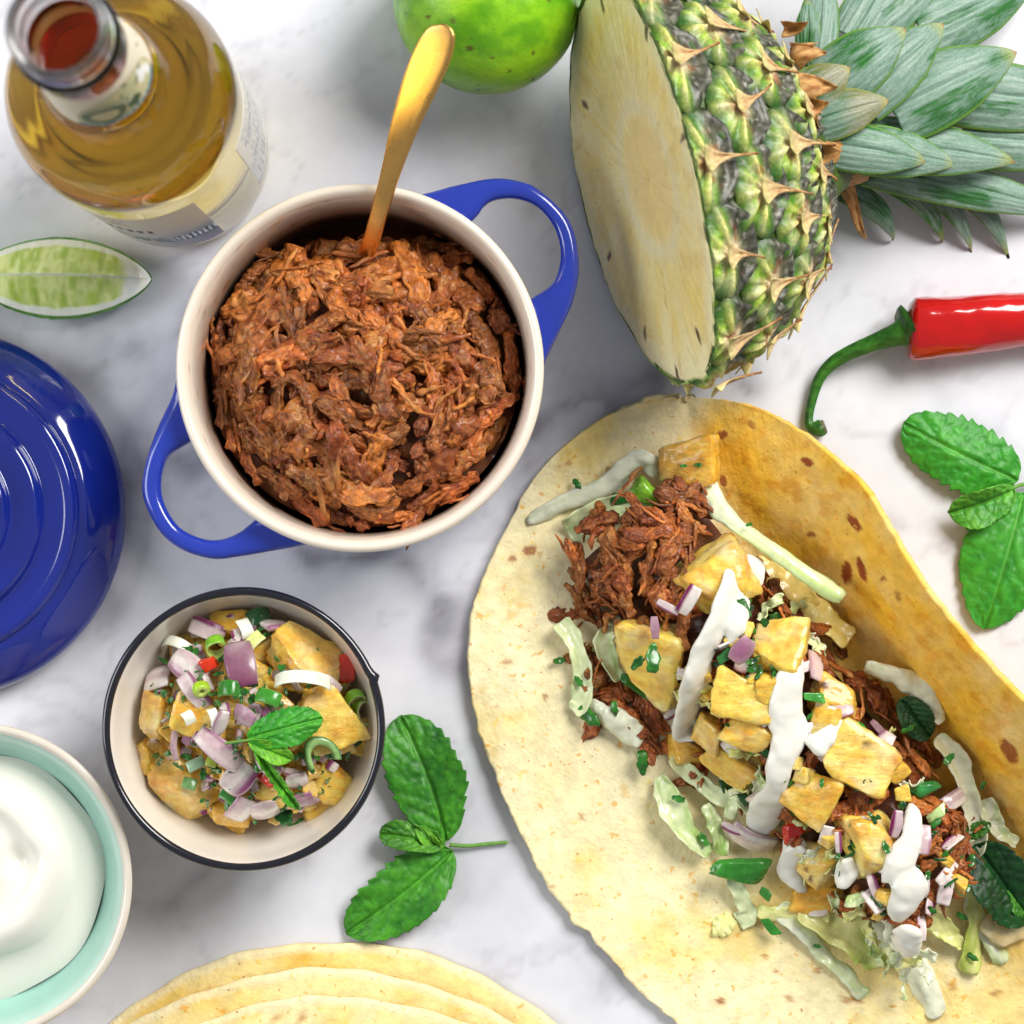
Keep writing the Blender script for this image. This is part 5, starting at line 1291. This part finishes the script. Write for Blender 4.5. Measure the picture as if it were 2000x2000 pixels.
    cab = [([(1030, 1018, .5), (1110, 980, .7), (1180, 955, .8), (1230, 910, 1.0), (1262, 900, 1.1), (1285, 925, .9)], [22, 40, 38, 40, 34], pale, 'long white cabbage strip crossing the upper left of the tortilla'),
           ([(1105, 1035, .6), (1150, 1015, .75), (1215, 985, .9), (1275, 985, 1.0)], [64, 56, 46, 40], grn, 'broad pale green cabbage strip below the long white one'),
           ([(1365, 925, 1.3), (1400, 985, 1.9), (1445, 1030, 2.4), (1540, 1095, 2.8), (1645, 1170, 3.0)], [44, 40, 30, 30, 34], pale, 'long straight white cabbage stalk along the inside of the fold'),
           ([(1092, 1215, .7), (1118, 1250, .8), (1138, 1310, .8), (1135, 1370, .7), (1120, 1390, .6)], [46, 34, 40, 34], grn, 'curved pale green cabbage strip at the left edge of the filling'),
           ([(1150, 1375, .7), (1190, 1400, .9), (1230, 1430, .8), (1255, 1445, .7)], [30, 46, 50, 40], pale, 'white cabbage curl at the lower left of the pork'),
           ([(1290, 1515, .7), (1310, 1570, .9), (1340, 1625, .9), (1385, 1668, .7)], [34, 54, 48, 30], grn, 'wide translucent cabbage leaf at the left lower edge of the filling'),
           ([(1380, 1570, .9), (1400, 1620, .9), (1412, 1670, .7)], [26, 30, 26], grn, 'narrow green cabbage strip next to the wide translucent leaf'),
           ([(1425, 1705, .8), (1445, 1745, .7), (1462, 1785, .5), (1440, 1800, .4)], [30, 34, 40], grn, 'small cabbage fold under the green chili slab'), ([(1430, 1790, .4), (1410, 1810, .4), (1395, 1830, .35)], [34, 40, 20], yel, 'lime coloured cabbage tip on the tortilla below the chili slab'),
           ([(1520, 1770, .8), (1570, 1815, .7), (1600, 1855, .6), (1640, 1890, .5), (1690, 1945, .4)], [50, 34, 30, 36, 30], pale, 'long white cabbage strip pointing down the tortilla'),
           ([(1560, 1780, 1.0), (1640, 1815, .9), (1700, 1850, .8), (1715, 1890, .7)], [40, 76, 90, 50], yel, 'broad yellow green cabbage leaf at the lower edge of the filling'),
           ([(1700, 1815, .9), (1750, 1850, .8), (1800, 1920, .6), (1835, 1985, .4)], [50, 60, 56, 40], pale, 'white cabbage strip hanging off the lower end of the filling'),
           ([(1795, 1770, .9), (1840, 1810, .8), (1880, 1850, .6)], [34, 44, 30], yel, 'yellow green cabbage strip by the lower right of the filling'),
           ([(1858, 1720, .9), (1900, 1715, 1.0), (1905, 1770, .9), (1905, 1830, .7), (1890, 1900, .45)], [44, 38, 36, 40], yel, 'bent yellow green cabbage strip at the right of the filling'),
           ([(1830, 1440, 1.8), (1870, 1490, 1.7), (1895, 1570, 1.5), (1910, 1640, 1.3), (1885, 1690, 1.1)], [40, 44, 34, 30], pale, 'translucent white cabbage strip along the right side of the filling'),
           ([(1690, 1300, 2.0), (1760, 1325, 2.0), (1810, 1365, 1.9), (1840, 1410, 1.8)], [28, 40, 40, 26], pale, 'arched white cabbage strip beside the pork and the fold'),
           ([(1925, 1560, 1.4), (1950, 1620, 1.4), (1985, 1650, 1.3)], [40, 30, 26], pale, 'cabbage edge against the lower fold'), ([(1925, 1790, .8), (1960, 1820, .7), (2010, 1800, .7)], [40, 60, 40], ('e9d9a4', 'dcbf80'), 'oily orange cabbage piece at the right edge'),
           ([(1310, 1480, .8), (1370, 1530, .9), (1420, 1560, 1.0), (1470, 1555, 1.1)], [30, 34, 30], grn, 'cabbage strip between the tan chunks at left'), ([(1470, 1590, 1.2), (1440, 1560, 1.2), (1425, 1600, 1.0)], [24, 30, 24], grn, 'curled cabbage bit left of the middle stripe'),
           ([(1560, 1180, 1.6), (1610, 1210, 1.5), (1660, 1250, 1.4)], [50, 60, 50], ('e6d583', 'd7ba5a'), 'yellow stained cabbage in the deep of the fold'), ([(1470, 1100, 1.6), (1530, 1140, 1.6), (1590, 1190, 1.5)], [40, 60, 50], ('e6cf78', 'd0a848'), 'golden stained cabbage under the long straight stalk'),
           ([(1480, 1780, .7), (1550, 1790, .8), (1620, 1790, .9)], [30, 34, 30], yel, 'yellow cabbage edge under the amber chunk'), ([(1210, 1330, .9), (1180, 1260, .9), (1200, 1220, 1.0)], [30, 40, 30], grn, 'green cabbage strip behind the large square chunk'),
           ([(1940, 1700, .8), (1900, 1760, .8), (1930, 1830, .6), (1960, 1880, .4)], [30, 34, 30], pale, 'white cabbage shred near the dark green leaf')]
    for i, (l, w, cc, lab) in enumerate(cab):
        put('cabbage_strip', ribbon(pz(l), w, 3+i*1.7, colr=cc, tw=.45 if i != 2 else .12, ruff=.05 if i != 2 else .01, thick=.035), (0, 0, 0), np.eye(3), 'cabbage', lab, 'cabbage', 'cabbage strips on the taco')
    bag = Bag()
    for i in range(46):                                   # fine shreds tangled under the edge of the filling
        s_, sd = r.uniform(.3, 1.05), (-1 if r.uniform() < .72 else 1)
        x, y = TA+_td*s_*_tl+_tn*sd*r.uniform(1.5, 2.6); a = r.uniform(0, 6.3); L = r.uniform(.6, 1.5); zz = taco_h(x, y)
        p = np.array([[x+L*k_*math.cos(a+.5*k_), y+L*k_*math.sin(a+.5*k_), max(.45, zz+.25+.12*math.sin(9*k_+i))] for k_ in np.linspace(-.5, .5, 5)])
        V, F, c = ribbon(p, [r.uniform(8, 22)]*3, i*2.3, thick=.04, colr=[pale, yel, grn][i % 3], tw=.9)
        bag.add(V, F, c)
    V, F, c = bag.out(); mk('shredded_cabbage', V, F, MAT['cabbage'], col=c, kind='stuff', label='thin cabbage shreds tangled under the edge of the taco filling', cat='cabbage')
    # leaves and green pieces
    lv = [((1905, 1650, 1.3), (2010, 1800, .9), 1.9, .4, 'dark wilted spinach leaf at the right edge of the taco', '0d2f17', '1f5a26'), ((1760, 1365, 1.9), (1815, 1440, 1.7), 1.0, .2, 'small dark green leaf beside the fold', '0d2f14', '1f5020'), ((1650, 1415, 2.9), (1690, 1460, 3.0), .8, .1, 'crinkled bright green mint leaf on the charred chunk', '1c6a20', '46a03a'),
          ((1715, 1540, 2.8), (1655, 1558, 2.7), .75, .1, 'flat green leaf triangle below the charred chunk', '1f4f1c', '3f7a2c'), ((1860, 1640, 1.3), (1935, 1610, 1.4), .5, .1, 'narrow bright leaf edge above the wilted spinach', '2f6b20', '5d9a35'), ((1970, 1735, 1.2), (2010, 1790, 1.0), .7, .2, 'fresh green leaf at the far right of the taco', '2f7a20', '5fa83a')]
    for i, (b, e, w, fo, lab, dk, lt) in enumerate(lv):
        V, F, c = leaf_mesh(P(*b), P(*e), w, bow=.3, fold=fo, quilt=.07, seed=50+i, wave=.08, shape=(.4, .4), dark=dk, light=lt, vein=lt)
        mk('herb_leaf', V, F, MAT['mint'], col=c, label=lab, cat='leaf', group='leaves on the taco')
    gr = [(1258, 964, .95, .62, .4, -.6, '7db52c', 'bright green spring onion piece on the cabbage at the top left of the taco', 1.15), (1214, 974, .6, .32, .12, .1, '1f5a1f', 'dark green herb piece left of the bright spring onion piece', .95), (1444, 1700, 1.55, .72, .3, -.12, '2f7a25', 'long green chili slab with cream drops at the lower left of the filling', 1.25),
          (1240, 1338, .95, .34, .15, -.65, '2f6b25', 'green strip beneath the large square chunk', .0), (1805, 1541, .85, .4, .3, .3, '2f7a3a', 'green chili piece near the fold', .0), (1830, 1590, .6, .3, .1, .6, 'b7cf8a', 'pale green leek bit right of the green chili piece', .0),
          (1580, 1582, .55, .18, .16, -1.0, '5aa53a', 'small bright green strip on the brownish herbed chunk', .0), (1505, 1810, .6, .28, .08, -.9, '2c7a25', 'green herb strip on the cabbage at the bottom', .8), (1495, 1745, .4, .3, .1, -.6, '2f6b25', 'small green piece right of the chili slab', .0), (1423, 1530, .55, .4, .2, .4, '1f4a22', 'dark green piece at the lower left of the filling', .0),
          (1457, 1560, .4, .4, .2, .2, '2a5a2c', 'second dark green piece by the curled cabbage', .0), (1590, 1362, .6, .26, .2, -.1, '3f8f35', 'green arc at the top of the right sour cream drop', .0), (1452, 1190, .3, .62, .06, .4, '2c6a2c', 'thin green herb on the upper sour cream stripe', .0), (1417, 1280, .5, .3, .1, .6, '235a25', 'dark green leaf bit by the crimson onion square', .0)]
    for i, (x, y, ln, wd, h, yaw, cc, lab, z) in enumerate(gr):
        q = P(x, y, z) if z else A(x, y, .62)
        V, F, c = chunk((ln, wd, h), 600+i); c = mix(np.zeros((len(V), 3))+H(cc), H(cc)*1.5, np.clip(.3+fbm(V, 3, 2, i)+.4*(V[:, 2] > 0)*0, 0, 1))
        put('green_piece', (V, F, c), q, rot(r.normal(0, .15), r.normal(0, .15), yaw), 'veg', lab, 'vegetable', 'green pieces on the taco')
    q = A(1553, 1622, .5); V, F, c = chunk((.72, .5, .3), 700); c = np.zeros((len(V), 3))+H('c4120f')
    put('red_chili_piece', (V, F, c), q, rot(.1, .2, .5), 'chili', 'shiny red chili piece in the lower middle of the taco filling', 'chili', None)
    # herb flecks everywhere on the filling and on the tortilla
    bag = Bag(); bag2 = Bag()
    def fleck(px, py, z, l, w, i, **k):
        V, F, c = herb(l, w, i, **k); bag.add(V@rot(r.normal(0, .3), r.normal(0, .3), r.uniform(0, 6)).T+P(px, py, z), F, c)
    for i in range(120):
        s, d = r.uniform(.27, .98), r.uniform(-1.9, 1.8); x, y = TA+_td*s*_tl+_tn*d
        V, F, c = herb(r.uniform(.12, .55), r.uniform(.08, .28), i, '143f14', '2f7a22'); bag.add(V@rot(r.normal(0, .4), r.normal(0, .4), r.uniform(0, 6)).T+np.array([x, y, taco_h(x, y)+r.uniform(.38, .62)]), F, c)
    for i, (x, y, z, l) in enumerate([(1127, 945, .75, .42), (1182, 1008, .95, .55), (1275, 1285, 3.75, .9), (1245, 1295, 3.7, .5), (1092, 1290, .55, .4), (1130, 1330, 1.0, .4), (1150, 1400, .9, .9), (1200, 1385, 1.2, .5), (1255, 1490, .8, .8), (1325, 1560, 1.15, .4), (1375, 1640, .9, .45), (1854, 1482, 2.2, .45), (1920, 1535, 2.2, .3), (1900, 1870, .8, .4), (1880, 1790, 1.0, .4), (1363, 908, 2.0, .25), (1335, 910, 2.0, .2), (1463, 1025, 2.8, .2), (1595, 1848, .8, .25), (1775, 1425, 2.6, .5), (1605, 1530, 3.6, .3), (1730, 1655, 3.6, .4)]):
        fleck(x, y, z, l, l*.5, i+300)
    for i in range(30):
        s, d = r.uniform(.25, .98), r.uniform(-1.7, 1.5); x, y = TA+_td*s*_tl+_tn*d
        V, F, c = chunk((r.uniform(.35, .7), r.uniform(.3, .55), .4), 1200+i, .1, r.uniform(-.1, .3)); bag2.add(V@rot(r.normal(0, .4), r.normal(0, .4), r.uniform(0, 6)).T+np.array([x, y, taco_h(x, y)+r.uniform(.15, .4)]), F, c)
    for i in range(34):
        s, d = r.uniform(.3, 1.0), r.uniform(-2.0, 1.9); x, y = TA+_td*s*_tl+_tn*d
        k = r.uniform()
        V, F, c = onion(r.uniform(.25, .5), r.uniform(.4, .95), i, .8*r.uniform(0, 1)**3, .07) if k < .7 else ringp(r.uniform(.25, .4), .13, .3, 2.2, .8, i, '4f8f35', 'c3db90')
        bag.add(V@rot(r.normal(0, .5), r.normal(0, .5), r.uniform(0, 6)).T+np.array([x, y, taco_h(x, y)+r.uniform(.2, .5)]), F, c)
    V, F, c = bag.out(); mk('chopped_herbs', V, F, MAT['veg'], col=c, kind='stuff', label='chopped green herb flecks and onion bits scattered over the taco', cat='herbs')

    V, F, c = bag2.out(); mk('pineapple_bits', V, F, MAT['pineapple_piece'], col=c, kind='stuff', label='small pineapple crumbs mixed through the taco filling', cat='pineapple')
    # sour cream
    def cream(lab, paths, seed):
        bag = Bag()
        for pts, w in paths:
            n = max(14, len(pts)*9)
            q = cr(np.array([A(x, y, .56+(k[0] if k else 0)) for (x, y, *k) in pts]), n) if len(pts) > 1 else None
            if q is None:
                x, y, *k = pts[0]; c = A(x, y, .62+(k[0] if k else 0)); q = c+np.linspace(-.12, .12, n)[:, None]*np.array([1, .4, 0]); ww = np.full(n, w[0]/66/2)
            else: ww = cr(np.array(w, float)[:, None]/66/2, n)[:, 0]
            u = np.linspace(0, 1, n); ww = ww*np.clip(1-np.abs(2*u-1)**8, .05, 1)**.5
            ww = ww*(1+.15*noise(np.stack([u*9, 0*u+seed, 0*u], 1), 1, seed))
            ww = ww*1.06
            V, F = tube(q, ww, np.minimum(ww*.5, .22), 22)
            V = V+.09*np.stack([fbm(V, 1.9, 3, seed+i) for i in range(3)], 1)
            bag.add(V, F)
        V, F, _ = bag.out()
        o = mk('sour_cream', V, F, MAT['cream'], label=lab, cat='sour cream', group='sour cream drizzled over the taco')
        mod(o, 'REMESH', mode='VOXEL', voxel_size=.00055, use_smooth_shade=True)
        mod(o, 'SMOOTH', factor=.5, iterations=6)
        return
        tx = bpy.data.textures.new('cream_lumps', 'CLOUDS'); tx.noise_scale = .0035
        mod(o, 'DISPLACE', texture=tx, strength=.0010, mid_level=.5, texture_coords='OBJECT' if False else 'LOCAL')
    cream('upper sour cream stripe with a bent top end', [([(1490, 1150), (1470, 1115), (1440, 1125), (1425, 1170), (1400, 1226), (1373, 1275), (1359, 1323), (1345, 1382), (1335, 1428), (1362, 1448)], [26, 56, 62, 74, 72, 52, 62, 64, 62, 16]), ([(1455, 1165), (1440, 1215), (1425, 1262)], [30, 40, 20])], 3)
    cream('long middle sour cream stripe running down the filling', [([(1566, 1275), (1552, 1310), (1541, 1335), (1536, 1380), (1537, 1405), (1545, 1436), (1524, 1486), (1518, 1533), (1500, 1575), (1480, 1618), (1462, 1640)], [24, 46, 66, 72, 72, 64, 48, 42, 72, 56, 26])], 9)
    cream('small double sour cream drop right of the middle stripe', [([(1612, 1380), (1624, 1400), (1618, 1430), (1598, 1452), (1585, 1470)], [22, 40, 40, 56, 44])], 15)
    cream('sour cream drop left of the spotted pineapple chunk', [([(1530, 1640), (1552, 1660), (1540, 1695), (1560, 1728), (1580, 1745)], [36, 50, 50, 36, 10]), ([(1570, 1655), (1545, 1668)], [26, 36])], 21)
    cream('single sour cream dab between two yellow chunks', [([(1632, 1700), (1652, 1706), (1670, 1722)], [46, 66, 50]), ([(1655, 1675), (1655, 1700)], [26, 40])], 27)
    cream('lower sour cream stripe by the pork', [([(1774, 1568), (1784, 1600), (1782, 1635), (1762, 1672), (1738, 1705), (1722, 1728)], [26, 36, 36, 54, 40, 16]), ([(1765, 1690), (1775, 1730), (1760, 1775), (1752, 1800)], [40, 64, 52, 34]), ([(1730, 1680), (1760, 1668)], [16, 36])], 33)
    cream('lowest sour cream drop on the cabbage', [([(1788, 1808, .3), (1772, 1832, .3), (1772, 1868, .2)], [30, 56, 30]), ([(1745, 1845, .3), (1790, 1830, .3)], [40, 36])], 39)
    cream('two tiny sour cream drops on the green chili slab', [([(1443, 1693, .1)], [16]), ([(1462, 1708, .1)], [20])], 45)
build_taco()
print('objects', len(bpy.data.objects), 'tris', sum(len(m.loop_triangles) if m.loop_triangles else len(m.polygons)*2 for m in bpy.data.meshes))
